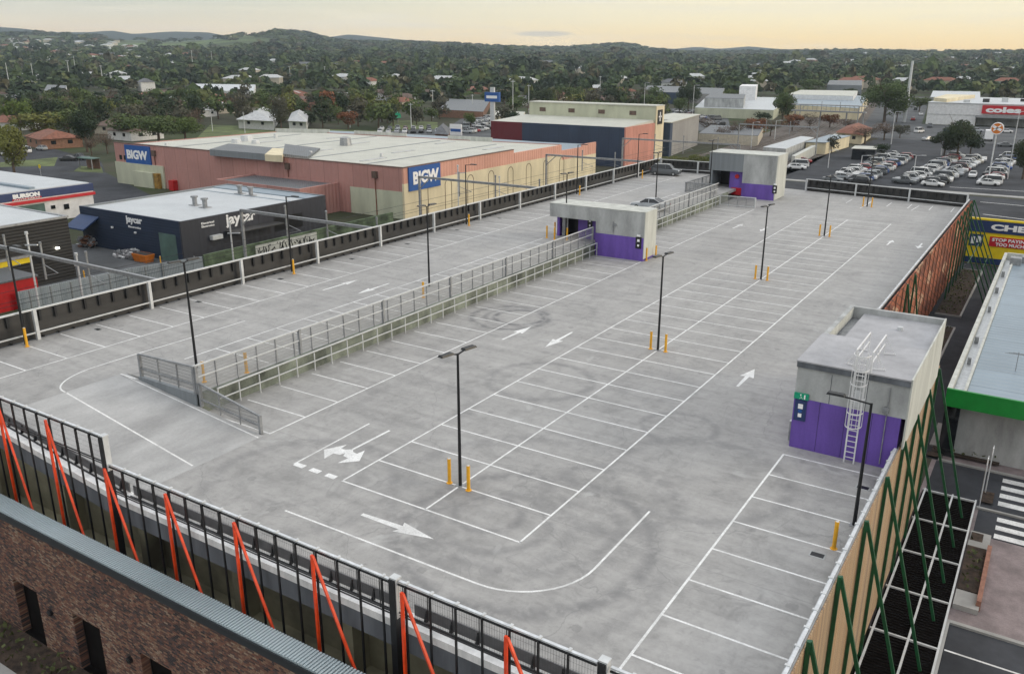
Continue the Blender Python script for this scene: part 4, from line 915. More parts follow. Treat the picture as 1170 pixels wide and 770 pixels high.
for i_, (u, v, c_, kd, a_) in enumerate(((1050, 152, 'white', 'van', 70), (1062, 146, 'grey', 'suv', 100), (1043, 138, 'red', 'hatch', 95), (1052, 132, 'white', 'sedan', 100), (1046, 126, 'black', 'suv', 98), (1060, 161, 'silver', 'sedan', 60), (1112, 166, 'white', 'hatch', 85), (1148, 168, 'grey', 'sedan', 20), (1024, 150, 'white', 'ute', 110), (1085, 152, 'blue', 'hatch', 5), (1100, 150, 'white', 'suv', 5), (1116, 151, 'silver', 'sedan', 5), (1150, 152, 'white', 'hatch', 5))):
    x, y = at(u, v, GZ); put_car(kd, c_, x, y, R(a_), '%s %s, %s on the roads before the grey supermarket' % (c_, KW[kd], ordw(i_)), 'cars on the roads near the supermarket')
x, y = at(1111, 203, GZ); put_car('hatch', 'white', x, y, R(-88), 'white hatchback driving alone down the open car park aisle', 'cars parked in the open car park beyond the far fence')
# used car yard and shopping car park, middle distance
row(430, 152.5, 508, 152, 'row behind the salmon store roof', step=3.0, head=88, group='cars in the sale yard behind the salmon store')
row(432, 149, 500, 148, 'second row behind the salmon store roof', step=3.0, head=88, group='cars in the sale yard behind the salmon store')
for j, (a, b_) in enumerate((((532, 153), (566, 146)), ((531, 147), (566, 140)), ((533, 142), (566, 135)))): row(a[0], a[1], b_[0], b_[1], '%s sale yard row' % ORD[j], step=3.2, head=80, nmax=11, group='cars in the sale yard behind the salmon store')
for j, (a, b_) in enumerate((((775, 136), (826, 144)), ((772, 131.5), (824, 138)), ((770, 128), (822, 133.5)))): row(a[0], a[1], b_[0], b_[1], '%s shopping car park row' % ORD[j], step=3.4, head=95, nmax=14, group='cars in the far shopping car park')
# ================================================================== RIGHT SIDE STREET
def rect(x0, y0, x1, y1): return [(x0, y0), (x1, y0), (x1, y1), (x0, y1)]
sheet('plaza_paving', rect(22, 14.4, 60, 60), 1, 'pink_paving'); sheet('street', rect(22.3, 31.2, 90, 37.2), 3, 'asphalt'); sheet('street', rect(25.4, -40, 90, 17.0), 3, 'asphalt')
sheet('laneway', [(16.0, 37.3), (22.6, 37.3), (22.9, 110), (16.0, 110)], 2, 'asphalt')
sheet('street', rect(25.95, 27.6, 90, 31.199), 3, 'asphalt') if False else None
sheet('street', [(25.6, 27.5), (60, 26.5), (60, 31.19), (25.6, 31.19)], 3, 'asphalt')
k1 = MB()
k1.box(25.45, 60, 30.98, 31.18, GZ+.02, GZ+.14); k1.box(22.4, 60, 37.2, 37.4, GZ, GZ+.14); k1.box(25.4, 60, 17.0, 17.25, GZ, GZ+.14); k1.box(25.4, 25.55, -30, 17.0, GZ+.1, GZ+.25)
tag(k1.build('street_kerbs', 'concrete_path'), kind='structure')
C1 = MB(); zc = GZ+.022
for k in range(4):
    y = 36.3-k*1.25; C1.quad((26.6, y-.33, zc), (60, y-.33, zc), (60, y+.33, zc), (26.6, y+.33, zc))
for k in range(3):
    y = 30.2-k*1.15; C1.quad((26.72, y-.3, zc), (60, y-.3, zc), (60, y+.3, zc), (26.72, y+.3, zc))
C1.quad((25.6, 14.6, zc), (60, 14.5, zc), (60, 14.62, zc), (25.6, 14.72, zc))
struct(C1.build('crossing_markings', 'line_paint'))
fp = struct(MB().box(21.5, 26.1, 39.6, 44.3, GZ, GZ+.13).build('footpath', 'concrete_path')); 
struct(MB().box(25.5, 26.6, 26.1, 27.6, GZ, GZ+.15).build('footpath', 'concrete_path'))
gbx = thing('planter_bed', 'brick edged planter bed between the louvre grid and the paving', 'planter', (26, 22.5, GZ))
MB().box(25.5, 26.5, 20.2, 25.3, GZ, GZ+.35).build('soil', 'mulch', gbx); MB().box(26.52, 26.75, 19.0, 25.4, GZ, GZ+.62).build('bench_wall', 'brick_kerb', gbx); MB().box(25.48, 26.51, 25.32, 26.1, GZ, GZ+.3).build('end_slab', 'concrete_path', gbx); MB().box(25.48, 26.7, 18.6, 20.18, GZ, GZ+.3).build('end_slab', 'concrete_path', gbx)
for nm, pts in (('garden_bed', rect(21.8, 38.3, 26.2, 39.4)), ('garden_bed', rect(25.6, 31.9, 26.3, 33.6)), ('garden_bed', rect(25.55, 26.2, 26.2, 27.4)), ('garden_bed', rect(21.6, 37.45, 22.6, 38.2))): sheet(nm, pts, 45, 'mulch')
sp = thing('sign_post', 'thin pale street sign post beside the crossing', 'sign post', (25.75, 33.4, GZ)); MB().cyl((0, 0, 0), (0, 0, 3.6), .04, 8).build('pole', 'galvanised', sp, world=False); MB().box(-.03, .03, -.22, .22, 3.0, 3.5).build('plate', 'sign_white', sp, world=False)
sp2 = dup(sp, (25.6, 31.5, GZ), label='thin pale post at the corner of the louvre grid by the road')
# planting strips in the laneway
for j, (ya, yb) in enumerate(((42, 72.5), (77.3, 102.5))):
    t = thing('planting_strip', ['kerbed planting strip in the laneway beside the stair block', 'kerbed planting strip in the laneway under the far green braces'][j], 'planting bed', (18.2, (ya+yb)/2, GZ))
    MB().box(16.9, 19.4, ya+.1, yb-.1, GZ, GZ+.12).build('soil', 'mulch', t); m = MB(); m.box(19.401, 19.6, ya, yb, GZ, GZ+.2); m.box(16.9, 19.4, yb-.099, yb, GZ, GZ+.2); m.box(16.9, 19.4, ya, ya+.099, GZ, GZ+.2); m.build('kerb', 'concrete_path', t)
# green fascia store
t = thing('store_building', 'low store with blue grey roof and bright green fascia', 'building', (40, 60, GZ))
gz = -3.0; gx0, gx1 = 22.0, 75; gy0, gy1 = 37.3, 89
MB().box(gx0+.5, gx1, gy0+1.6, gy1-.4, GZ, gz-1.3).build('wall', 'block_concrete', t)
MB().box(gx0+1.4, gx1-.5, gy0+.2, gy1-.5, gz-.5, gz-.32).build('roof', 'roof_blue_grey', t)
MB().box(gx0+.2, gx1, gy0-.02, gy0+.19, gz-1.25, gz+.05).build('green_fascia', 'brand_green', t)
MB().box(gx0+.22, gx1-.02, gy0+.2, gy0+1.6, gz-1.3, gz-1.1).build('canopy_soffit', 'white_panel', t)
m = MB(); m.box(gx0+.2, gx0+.5, gy0+.2, gy1, gz-1.3, gz+.06); m.box(gx0+1.2, gx0+1.38, gy0+.2, gy1-.5, gz-.6, gz-.15); m.box(gx0+.52, gx1, gy1-.3, gy1, gz-1.3, gz+.1); m.build('parapet', 'pale_render', t)
MB().box(gx0+.501, gx0+1.19, gy0+.2, gy1-.5, gz-.9, gz-.7).build('box_gutter', 'galvanised', t)
for k, (x, y, w, h) in enumerate(((23.6, 84.5, 1.1, .8), (24.6, 86.0, .9, .7), (25.6, 78.5, 1.3, .5), (22.75, 52, .3, .2), (22.8, 63, .25, .15), (22.8, 71, .3, .2), (22.8, 79, .3, .2), (22.8, 46, .25, .15))):
    m = MB().box(x-w/2, x+w/2, y-w/2, y+w/2, gz-.68 if x < 23.2 else gz-.31, gz+h-.3); m.build('roof_unit', 'grey_steel', t)
m = MB(); m.cyl((26.0, 45, gz-.32), (26.0, 45, gz+1.2), .03, 6)
for s in (0, .25, .5): m.beam((25.6-s, 45, gz+1.1-s*.2), (26.4+s, 45, gz+1.1-s*.2), .03, .03)
m.build('antenna', 'grey_steel', t)
MB().box(22.2, 23.2, gy0+1.0, gy0+1.59, GZ, gz-1.31).build('glass_door', 'dark_glass', t)
# yellow chemist
cy0 = 107.5; ct = -2.0
t = thing('chemist_building', 'bright yellow and navy pharmacy store with white lettering', 'building', (30, 112, GZ))
MB().box(16.6, 60, cy0, cy0+.4, GZ, ct-.1).build('wall', 'brand_yellow', t); MB().box(17, 59.8, cy0+.41, 117.5, GZ, ct-2.6).build('rear_wall', 'brand_yellow', t)
MB().box(16.5, 60.1, cy0-.12, cy0-.003, ct-2.0, ct-.35).build('navy_band', 'brand_navy', t); MB().box(16.5, 60.1, cy0-.14, cy0-.003, ct-.349, ct-.1).build('gold_trim', 'brand_yellow', t)
MB().box(16.5, 60.1, cy0-.12, cy0-.003, GZ+.1, GZ+.95).build('base_band', 'brand_navy', t)
MB().box(16.8, 60, cy0+.41, 117.8, ct-2.599, ct-2.45).build('roof', 'roof_dark', t)
text(t, 'CHEMIST', (19.3, cy0-.125, ct-1.6), (1, 0, 0), (0, 0, 1), .85, 'sign_white', bold=.05, width=9.0)
MB().box(19.4, 24.3, cy0-.1, cy0-.003, ct-3.85, ct-2.5).build('red_panel', 'brand_red', t)
text(t, 'STOP PAYING', (19.7, cy0-.105, ct-3.1), (1, 0, 0), (0, 0, 1), .45, 'sign_white', bold=.03, width=4.5); text(t, 'TOO MUCH!', (20.2, cy0-.105, ct-3.72), (1, 0, 0), (0, 0, 1), .45, 'sign_white', bold=.03, width=3.6)
m = MB(); m.box(16.9, 18.6, cy0-.1, cy0-.003, ct-4.0, ct-2.35); m.build('blue_panel', 'brand_navy', t)
m = MB(); m.box(17.15, 17.6, cy0-.14, cy0-.101, ct-3.7, ct-2.7); m.box(17.8, 18.4, cy0-.14, cy0-.101, ct-3.5, ct-2.6); m.build('pictogram', 'sign_white', t)
# far cross road
sheet('far_road', [(-40, 118), (120, 112), (120, 172), (-40, 176)], 1, 'asphalt')
Lr = MB(); zl = GZ+.03
for (u0, v0, u1, v1) in ((1085, 214, 1170, 219), (1120, 231, 1170, 235.5), (1123, 245, 1170, 251)):
    a = at(u0, v0, GZ); b_ = at(u1, v1, GZ); Lr.strip([a, b_], .35, zl)
struct(Lr.build('road_markings', 'line_paint'))
struct(MB().box(-40, 110, 176.2, 178.5, GZ, GZ+.15).build('footpath', 'concrete_path'))
# open car park surface + street to the right
sheet('open_car_park', [(-36, 178.6), (40, 178.6), (30, 300), (-30, 300)], 2, 'asphalt')
Lk = MB()
for (u0, v0, u1, v1) in ((1040, 212, 1075, 180),): Lk.strip([at(u0, v0, GZ), at(u1, v1, GZ)], .15, GZ+.03)
struct(Lk.build('aisle_markings', 'line_paint'))
sheet('service_road', [(-30, 300), (60, 292), (80, 378), (-60, 378)], 1, 'asphalt_light')
sheet('station_street', [(-38, 300), (-18, 300), (-60, 640), (-90, 640)], 3, 'asphalt_light')
# ---- generic box building
def building(name, label, pts, z1, wall, roof, cat='building', z0=GZ, parapet=.0, extra=None, group=None, eave=.0):
    cx = sum(p[0] for p in pts)/len(pts); cy = sum(p[1] for p in pts)/len(pts)
    t = thing(name, label, cat, (cx, cy, z0), group=group)
    MB().prism(pts, z0, z1-.12 if not parapet else z1).build('wall', wall, t)
    if parapet:
        ip = [(cx+(x-cx)*(1-.5/max(1, math.hypot(x-cx, y-cy))), cy+(y-cy)*(1-.5/max(1, math.hypot(x-cx, y-cy)))) for x, y in pts]
        # keep the roof sheet a little below the parapet top
        for o in [c for c in C.objects if c.parent == t]: bpy.data.objects.remove(o)
        mb = MB(); n = len(pts); a = sum(pts[k][0]*pts[(k+1) % n][1]-pts[(k+1) % n][0]*pts[k][1] for k in range(n))
        for k in range(n):
            p, q, r_, s_ = pts[k], pts[(k+1) % n], ip[(k+1) % n], ip[k]; mb.hexa([(*p, z0), (*q, z0), (*r_, z0), (*s_, z0), (*p, z1), (*q, z1), (*r_, z1), (*s_, z1)] if a > 0 else [(*q, z0), (*p, z0), (*s_, z0), (*r_, z0), (*q, z1), (*p, z1), (*s_, z1), (*r_, z1)])
        mb.build('wall', wall, t); MB().prism(ip, z1-parapet-.1, z1-parapet).build('roof', roof, t)
    else: MB().prism([(cx+(x-cx)*(1+eave/20), cy+(y-cy)*(1+eave/20)) for x, y in pts], z1-.119, z1).build('roof', roof, t)
    return t
def ATS(z, *uv): return [at(u, v, z) for u, v in uv]
# ================================================================== SALMON STORE
BZ = .45; bx1 = -70.5; by0 = 90.0; bx0_ = -154
t = thing('salmon_store', 'long salmon and cream department store with blue signs', 'building', (-110, 125, GZ))
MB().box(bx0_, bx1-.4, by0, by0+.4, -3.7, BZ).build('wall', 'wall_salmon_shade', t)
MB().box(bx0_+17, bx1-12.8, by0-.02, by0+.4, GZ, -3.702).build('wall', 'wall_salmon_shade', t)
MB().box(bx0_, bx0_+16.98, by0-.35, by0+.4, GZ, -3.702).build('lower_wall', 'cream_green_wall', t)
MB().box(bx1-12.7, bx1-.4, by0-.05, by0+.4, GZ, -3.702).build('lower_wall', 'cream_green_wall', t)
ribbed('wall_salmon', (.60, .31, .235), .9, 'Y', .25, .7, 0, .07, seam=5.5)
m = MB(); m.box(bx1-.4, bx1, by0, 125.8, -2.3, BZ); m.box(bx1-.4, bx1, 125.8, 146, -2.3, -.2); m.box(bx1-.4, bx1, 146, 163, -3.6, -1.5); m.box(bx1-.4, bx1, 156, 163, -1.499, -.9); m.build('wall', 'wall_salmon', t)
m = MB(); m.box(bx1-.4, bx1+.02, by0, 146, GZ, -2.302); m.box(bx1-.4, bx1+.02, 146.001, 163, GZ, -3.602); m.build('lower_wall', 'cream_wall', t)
m = MB(); m.box(bx1-.5, bx1+.1, by0-.1, 125.8, BZ, BZ+.12); m.box(bx0_, bx1-.5, by0-.1, by0+.5, BZ, BZ+.12); m.build('capping', 'tile_brown', t)
bk_ = ATS(-1.5, (375, 149.5), (430, 151.5), (500, 155.5), (560, 158.5), (620, 162.5)); YB = 146
MB().prism([(bx0_, by0+.4), (bx1-.4, by0+.4), (bx1-.4, YB), (-100, 142.5), (-140, 139), (-150, 134)], -.45, -.25).build('roof', 'roof_cream', t)
m = MB(); P_ = [(bx1-.4, YB), (-100, 142.5), (-140, 139), (-150, 134), (bx0_, by0+.4)]
for a, c in zip(P_[:-1], P_[1:]): m.beam((*a, (GZ-.1)/2), (*c, (GZ-.1)/2), .3, -.1-GZ)
m.build('rear_wall', 'wall_salmon_shade', t)
m = MB()
for a, c in (((-128, 140.2), (-112, 141.6)), ((-150, 134), (-136, 139.5)), ((-100, 142.6), (-88, 143.8))): m.beam((*a, .2), (*c, .2), .25, 1.0)
m.build('rear_parapet', 'pale_render', t)
MB().prism([(bx1-.4, YB+.2), (bx1-.4, 163)]+[tuple(p) for p in bk_[::-1]]+[(-140, 139.4), (-100, 142.8)], GZ, -1.5, 0, 1).build('rear_wing', ['wall_salmon_shade', 'roof_blue_grey'], t)
for k, x in enumerate((-140, -120, -100, -84)): MB().box(x, x+.5, by0+.6, 133 if x < -130 else 139, -.249, -.17).build('roof_ridge', 'grey_cladding', t)
for x, y in ((-132, 112), (-112, 120), (-92, 112), (-80, 128), (-108, 104), (-88, 98), (-126, 128), (-96, 132)): MB().box(x, x+1.0, y, y+7, -.249, -.14).build('skylight', 'tile_light', t)
# raised roof monitor
rmn = MB(); rmn.prism(ATS(-.25, (240, 178), (308, 184), (324, 177), (262, 171)), -.249, 1.0, 0, 1); rmn.build('roof_monitor', ['grey_cladding', 'roof_dark'], t)
MB().prism(ATS(-.25, (303, 184.4), (323, 185.6), (329, 177.5), (312, 176.5)), -.24, 1.02).build('plant_room', 'cream_wall', t)
mb = MB(); A_, B2, C_, D2 = ATS(-.25, (324, 184), (352, 182), (366, 172), (326, 172)); mb.prism([A_, B2, C_, D2], -.249, lambda x, y: 1.1 if (x, y) in (D2, A_) else .2); mb.build('monitor_gable', 'roof_dark', t)
for u, v, w, h in ((395, 165, 1.4, 1.7), (315, 157, .5, 1.1), (355, 176, .4, .8), (436, 178, .4, .7), (190, 165, .4, .6), (282, 160, 1.6, 1.3), (270, 162, 1.2, .9), (292, 163, 1, .8)):
    x, y = at(u, v, 0); m = MB().cyl((x, y, -.25), (x, y, -.25+h), w, 12, w*.85); m.build('roof_vent', 'pale_steel' if w != 1.4 else 'grey_steel', t)
for u in (158, 316):
    pass
for x in (-139.8, -99.0, -77.0):
    m = MB(); m.beam((x, by0-.12, -1), (x+.1, by0-.12, GZ), .14, .14); m.build('downpipe', 'terracotta', t); m = MB().box(x-.5, x+.6, by0-.45, by0-.01, -1.7, -.5); m.build('rainwater_head', 'tile_brown', t)
for x0 in (-152.5, -150.9): MB().box(x0, x0+.9, by0-.06, by0-.003, -3.2, -2.2).build('window', 'dark_glass', t)
MB().box(-146.5, -139.5, by0-1.4, by0-.36, GZ, -5.2).build('loading_bay', 'cream_green_wall', t); MB().box(-139.45, -138, by0-1.2, by0-.36, GZ, -5.3).build('roller_door', 'ochre_door', t); MB().box(-134.5, -133, by0-1.2, by0-.03, GZ, -6.4).build('red_door', 'bright_red', t)
for k in range(8):
    y = 97+k*7.2; m = MB()
    for j in range(10):
        a0_ = math.pi*j/10; a1_ = math.pi*(j+1)/10
        for r_ in (1.0,): m.beam((bx1+.03, y-1.3+r_*math.cos(a0_), -3.9+r_*math.sin(a0_)), (bx1+.03, y-1.3+r_*math.cos(a1_), -3.9+r_*math.sin(a1_)), .08, .1)
    for dy in (-2.3, -.3): m.beam((bx1+.03, y+dy, -3.9), (bx1+.03, y+dy, GZ), .08, .1)
    m.build('arch_trim', 'tile_brown', t)
sg = thing('store_sign', 'blue sign with white letters on the cream corner of the salmon store', 'sign', (bx1, 96.5, -2)); MB().box(bx1+.003, bx1+.25, 91.2, 100.3, -3.75, .4).build('board', 'brand_blue', sg)
text(sg, 'BIGW', (bx1+.26, 92.3, -2.7), (0, 1, 0), (0, 0, 1), 2.3, 'sign_white', bold=.045, width=7.4)
sg = thing('store_sign', 'blue sign with white letters at the far left end of the salmon store', 'sign', (-145.5, by0, -2)); MB().box(-149.9, -141, by0-.28, by0-.003, -3.9, .2).build('board', 'brand_blue', sg)
text(sg, 'BIGW', (-149.2, by0-.29, -2.8), (1, 0, 0), (0, 0, 1), 2.0, 'sign_white', bold=.045, width=7.3)
mini = building('salmon_annex', 'small salmon annex with flat grey roof before the long store', [(-108.5, 80.5), (-86, 80.2), (-86, by0-.1), (-108.5, by0-.1)], -3.2, 'wall_salmon_shade', 'roof_dark', parapet=.25)
MB().box(-96, -94.6, 80.1, 80.3, -6, -4.6).build('window', 'dark_glass', mini)
# ================================================================== DARK STORE (left)
t = thing('electronics_store', 'dark navy and charcoal store with pale ribbed roof and white script signs', 'building', (-86, 60, GZ)); jz = -2.75; jx0, jx1, jy0, jy1 = -98.5, -74.7, 47.0, 75.0
m = MB(); m.box(jx0, jx1, jy0, jy0+.3, GZ, jz+.15); m.build('wall', 'wall_navy_brick', t); m = MB(); m.box(jx1-.3, jx1+.02, jy0+.3, jy1, GZ, jz+.15); m.box(jx1-.3, jx1+.021, jy0-.01, jy0+.3, GZ, jz+.15); m.build('wall', 'wall_charcoal', t)
m = MB(); m.box(jx0, jx1-.3, jy1-.3, jy1, GZ, jz+.15); m.box(jx0, jx0+.3, jy0+.3, jy1-.3, GZ, jz+.15); m.build('wall', 'grey_cladding', t)
MB().box(jx0+.3, jx1-.3, jy0+.3, jy1-.3, jz-.3, jz-.12).build('roof', 'roof_pale_grey', t)
MB().box(jx0+.3, jx1-.3, 68.5, 68.7, jz-.119, jz-.05).build('roof_seam', 'roof_blue_grey', t); MB().box(jx0+.3, jx1-.3, 71.6, jy1-.3, jz-.119, jz+.02).build('roof_strip', 'roof_blue_grey', t)
for x, y in ((-85.6, 58), (-82.6, 57.5), (-88.8, 69.5), (-85.8, 69.2)):
    m = MB(); m.cyl((x, y, jz-.12), (x, y, jz+1.1), .36, 12); m.cyl((x, y, jz+1.1), (x, y, jz+1.35), .55, 12); m.box(x-.8, x+.8, y-.6, y+.6, jz-.119, jz-.02); m.build('roof_vent', 'grey_steel', t)
MB().box(-79.7, -76.0, jy0-.05, jy0-.003, GZ, -4.6).build('roller_door', 'dull_green', t)
m = MB(); m.hexa([(-99.0, 44.6, -5.6), (-94.3, 44.6, -5.6), (-93.8, jy0-.01, -4.0), (-98.6, jy0-.01, -4.0), (-99.0, 44.6, -5.4), (-94.3, 44.6, -5.4), (-93.8, jy0-.01, -3.8), (-98.6, jy0-.01, -3.8)]); m.build('awning', 'deep_blue', t)
m = MB(); m.box(jx1+.021, jx1+2.6, 54.3, 63.5, -5.2, -5.05); m.build('awning', 'dark_panel', t); MB().box(jx1+.021, jx1+.05, 63.7, 69.6, -6.8, -4.6).build('entry_opening', 'black_plastic', t)
m = MB(); m.box(jx1+.021, jx1+.7, 51.6, 53.4, -5.9, -5.3); m.build('air_unit', 'pale_steel', t)
text(t, 'jaycar', (-87.0, jy0-.01, -4.15), (1, 0, 0), (0, 0, 1), 1.25, 'sign_white', bold=.03, width=3.8); text(t, 'Electronics', (-86.6, jy0-.01, -4.6), (1, 0, 0), (0, 0, 1), .3, 'sign_white', width=2.9)
text(t, 'jaycar', (jx1+.03, 54.6, -4.75), (0, 1, 0), (0, 0, 1), 1.95, 'sign_white', bold=.03, width=5.6); text(t, 'Electrical', (jx1+.03, 50.4, -3.55), (0, 1, 0), (0, 0, 1), .3, 'sign_white', width=2.2); text(t, 'Electronics', (jx1+.03, 50.4, -4.0), (0, 1, 0), (0, 0, 1), .3, 'sign_white', width=2.2)
for x, y, z in ((-90.5, jy0-.1, -5), (-85, jy0-.1, -5.2)):
    l_ = thing('wall_light', 'small wall light on the dark navy wall%s' % (' nearer the awning' if x < -90 else ' below the script sign'), 'lamp', (x, y, z)); MB().box(-.15, .15, -.15, .09, -.12, .12).build('housing', 'sign_white', l_, world=False)
# yard and clutter
sheet('yard', [(-100, 28), (-71.5, 28), (-71, 47), (-100, 47)], 2, 'asphalt_light'); sheet('yard', [(-99, 76), (-71, 76), (-71, 47), (-74.6, 47), (-74.6, 76)], 1, 'asphalt_light') if False else None
def pile(label, x, y, sx, sy, h, n, mats, name='junk_pile'):
    t = thing(name, label, 'rubbish', (x, y, GZ)); r_ = random.Random(int(abs(x*10)))
    for mi, mt in enumerate(mats):
        m = MB()
        for k in range(n):
            a = r_.uniform(-sx, sx); c = r_.uniform(-sy, sy); z = r_.uniform(.1, h)*(1-.6*abs(a)/sx); s = r_.uniform(.15, .4)
            m.beam((a-s, c-s*r_.uniform(-1, 1), z), (a+s, c+s*r_.uniform(-1, 1), z+r_.uniform(-.2, .3)), s*1.1, s*.8)
        m.build('debris', mt, t, world=False)
pile('heap of pale and dark scrap beside the dark store loading door', -84.6, 46.1-.9, 3.0, .8, 1.2, 40, ('bin_junk', 'grey_steel', 'white_panel'))
pile('scrap stacked under the navy awning', -96.5, 46.2, 1.6, .7, 1.9, 26, ('bin_junk', 'brown_panel', 'grey_steel'))
sk = thing('skip_bin', 'orange skip bin left of the green roller door', 'skip bin', (-80.9, 44.9, GZ)); m = MB()
m.hexa([(-1.3, -.6, 0), (1.3, -.6, 0), (1.3, .6, 0), (-1.3, .6, 0), (-1.6, -.8, 1.1), (1.6, -.8, 1.1), (1.6, .8, 1.1), (-1.6, .8, 1.1)]); m.build('tub', 'orange_plastic', sk, world=False); MB().box(-1.4, 1.4, -.62, .62, 1.101, 1.14).build('load', 'dark_panel', sk, world=False)
for i, (u, v) in enumerate(((184, 303), (237, 305), (97, 320))):
    x, y = at(u, v, GZ); dup(bol, (x, y, GZ), label='yellow yard post %s' % ['beside the orange skip bin', 'at the dark store corner behind the grey fence', 'in front of the black shed corner'][i], group='yellow posts in the yard')
# black shed and red shed
t = thing('black_shed', 'tall black clad shed with pale roof at the left edge', 'building', (-90, 28, GZ)); bz = -.5
MB().box(-110, -80.1, 12, 34.4, GZ, bz-.1).build('wall', 'wall_black', t); MB().box(-110, -80.3, 12.2, 34.2, bz-.099, bz+.05).build('roof', 'roof_pale_grey', t)
m = MB(); m.box(-80.35, -79.95, 12, 34.5, bz-.1, bz+.16); m.box(-110, -80.351, 34.1, 34.5, bz-.1, bz+.16); m.build('capping', 'grey_steel', t)
MB().box(-80.099, -79.9, 16, 28.9, -5.3, -4.6).build('yellow_band', 'brand_yellow', t); MB().box(-80.099, -79.7, 16, 29.0, -4.59, -4.3).build('awning_edge', 'grey_steel', t); MB().box(-80.099, -79.95, 28.9, 30.3, -5.6, -3.6).build('doorway', 'black_plastic', t)
m, tt, bb = newmat('lamp_glow'); bb.inputs['Emission Color'].default_value = (1, .95, .8, 1); bb.inputs['Emission Strength'].default_value = 6
l_ = thing('wall_light', 'lit wall lamp on the black shed', 'lamp', (-79.95, 32.4, -4.2)); MB().box(-.15, .15, -.2, .2, -.1, .1).build('housing', 'lamp_glow', l_, world=False)
t = thing('red_shed', 'bright red shed wall below the railway gantry at the left edge', 'building', (-78, 20, GZ)); MB().box(-78.5, -72, 8, 25.0, GZ, -5.2).build('wall', 'bright_red', t); MB().box(-78.6, -71.8, 8, 25.1, -5.199, -5.0).build('roof', 'roof_dark', t)
# auto parts store
t = thing('auto_parts_store', 'white and navy store with red stripe behind the black shed', 'building', (-130, 50, GZ))
MB().box(-165, -121.2, 25, 63.3, GZ, -5.0).build('wall', 'white_panel', t); MB().box(-165, -121.0, 25, 63.5, -4.2, -2.9).build('fascia', 'brand_navy', t); MB().box(-165, -120.9, 25, 63.6, -4.999, -4.201).build('stripe', 'brand_red', t) if False else None
MB().box(-121.2+.002, -120.8, 27, 63.6, -4.9, -4.4).build('red_stripe', 'brand_red', t); MB().box(-165, -121.1, 25, 63.4, -4.999, -4.201).build('upper_wall', 'white_panel', t)
MB().box(-165, -121.4, 25, 63, -2.899, -2.75).build('roof', 'roof_pale_grey', t)
for k in range(4): MB().box(-160, -122, 30+k*7.5, 31+k*7.5, -2.749, -2.4).build('roof_ridge', 'roof_blue_grey', t)
m = MB(); m.box(-121.199, -121.1, 48.5, 54.2, GZ, -5.2); m.build('roller_door', 'dull_green', t); m = MB(); m.box(-121.199, -121.05, 55.3, 56.0, -6.4, -5.8); m.build('window', 'dark_glass', t); m = MB(); m.box(-121.199, -121.05, 57.6, 58.5, -6.8, -5.9); m.build('window', 'dark_glass', t)
text(t, 'BURSON', (-120.99, 49.0, -3.85), (0, 1, 0), (0, 0, 1), .75, 'sign_white', bold=.07, width=4.6); MB().box(-120.99, -120.9, 48.8, 53.8, -4.17, -3.92).build('red_strip', 'brand_red', t); text(t, 'AUTO PARTS', (-120.89, 49.0, -4.13), (0, 1, 0), (0, 0, 1), .17, 'sign_white', width=4.5)
# railway boundary
fence_pts = [(-71.2, 22), (-70.6, 36), (-68.4, 45.2)]
t = thing('corrugated_fence', 'pale corrugated fence along the railway at left', 'fence', (-70, 34, GZ)); m = MB()
for a, c in zip(fence_pts[:-1], fence_pts[1:]): m.beam((*a, GZ+1.1), (*c, GZ+1.1), .12, 2.2)
m.build('sheets', 'corrugated_grey', t)
for k in range(10): y = 23+k*2.4; m = MB(); m.box(-70.5-.0+ (y-22)*.05, -70.3+(y-22)*.05, y-.05, y+.05, GZ, GZ+2.25); m.build('fence_post', 'grey_steel', t)
pm('green_wall', (.10, .14, .08), .9, var=.5, scale=.5, fine=.3)
t = thing('trackside_wall', 'mossy green wall with a strip of graffiti beside the tracks', 'wall', (-68, 60, GZ)); MB().box(-68.4, -68.1, 45.3, 84, GZ, -6.1).build('wall', 'green_wall', t)
MB().box(-68.099, -68.06, 54, 66, GZ+.3, -6.4).build('graffiti_panel', 'pale_render', t)
m = MB(); r_ = random.Random(3)
for k in range(26):
    y = 54.5+k*.43; p = [(-68.03, y+r_.uniform(-.3, .3), -7.9+r_.uniform(0, 1.3)) for _ in range(3)]; m.beam(p[0], p[1], .03, .13); m.beam(p[1], p[2], .03, .13)
m.build('graffiti', 'black_plastic', t)
sheet('railway_ballast', [(-62, -80), (-33, -80), (-33, 120), (-30, 200), (-60, 600), (-100, 600), (-66, 260), (-62, 170)], 2, 'ballast')
tr = MB()
for x0 in (-55, -50, -44):
    for g in (0, 1.5):
        P = [(x0+g, -60), (x0+g, 130), (x0+g+1, 200), (x0+g-6, 300), (x0+g-26, 480)]
        for a, c in zip(P[:-1], P[1:]): tr.beam((*a, GZ+.2), (*c, GZ+.2), .09, .14)
tag(tr.build('railway_tracks', 'rail_steel'), 'steel rails running beside the car park toward the station', 'tracks')
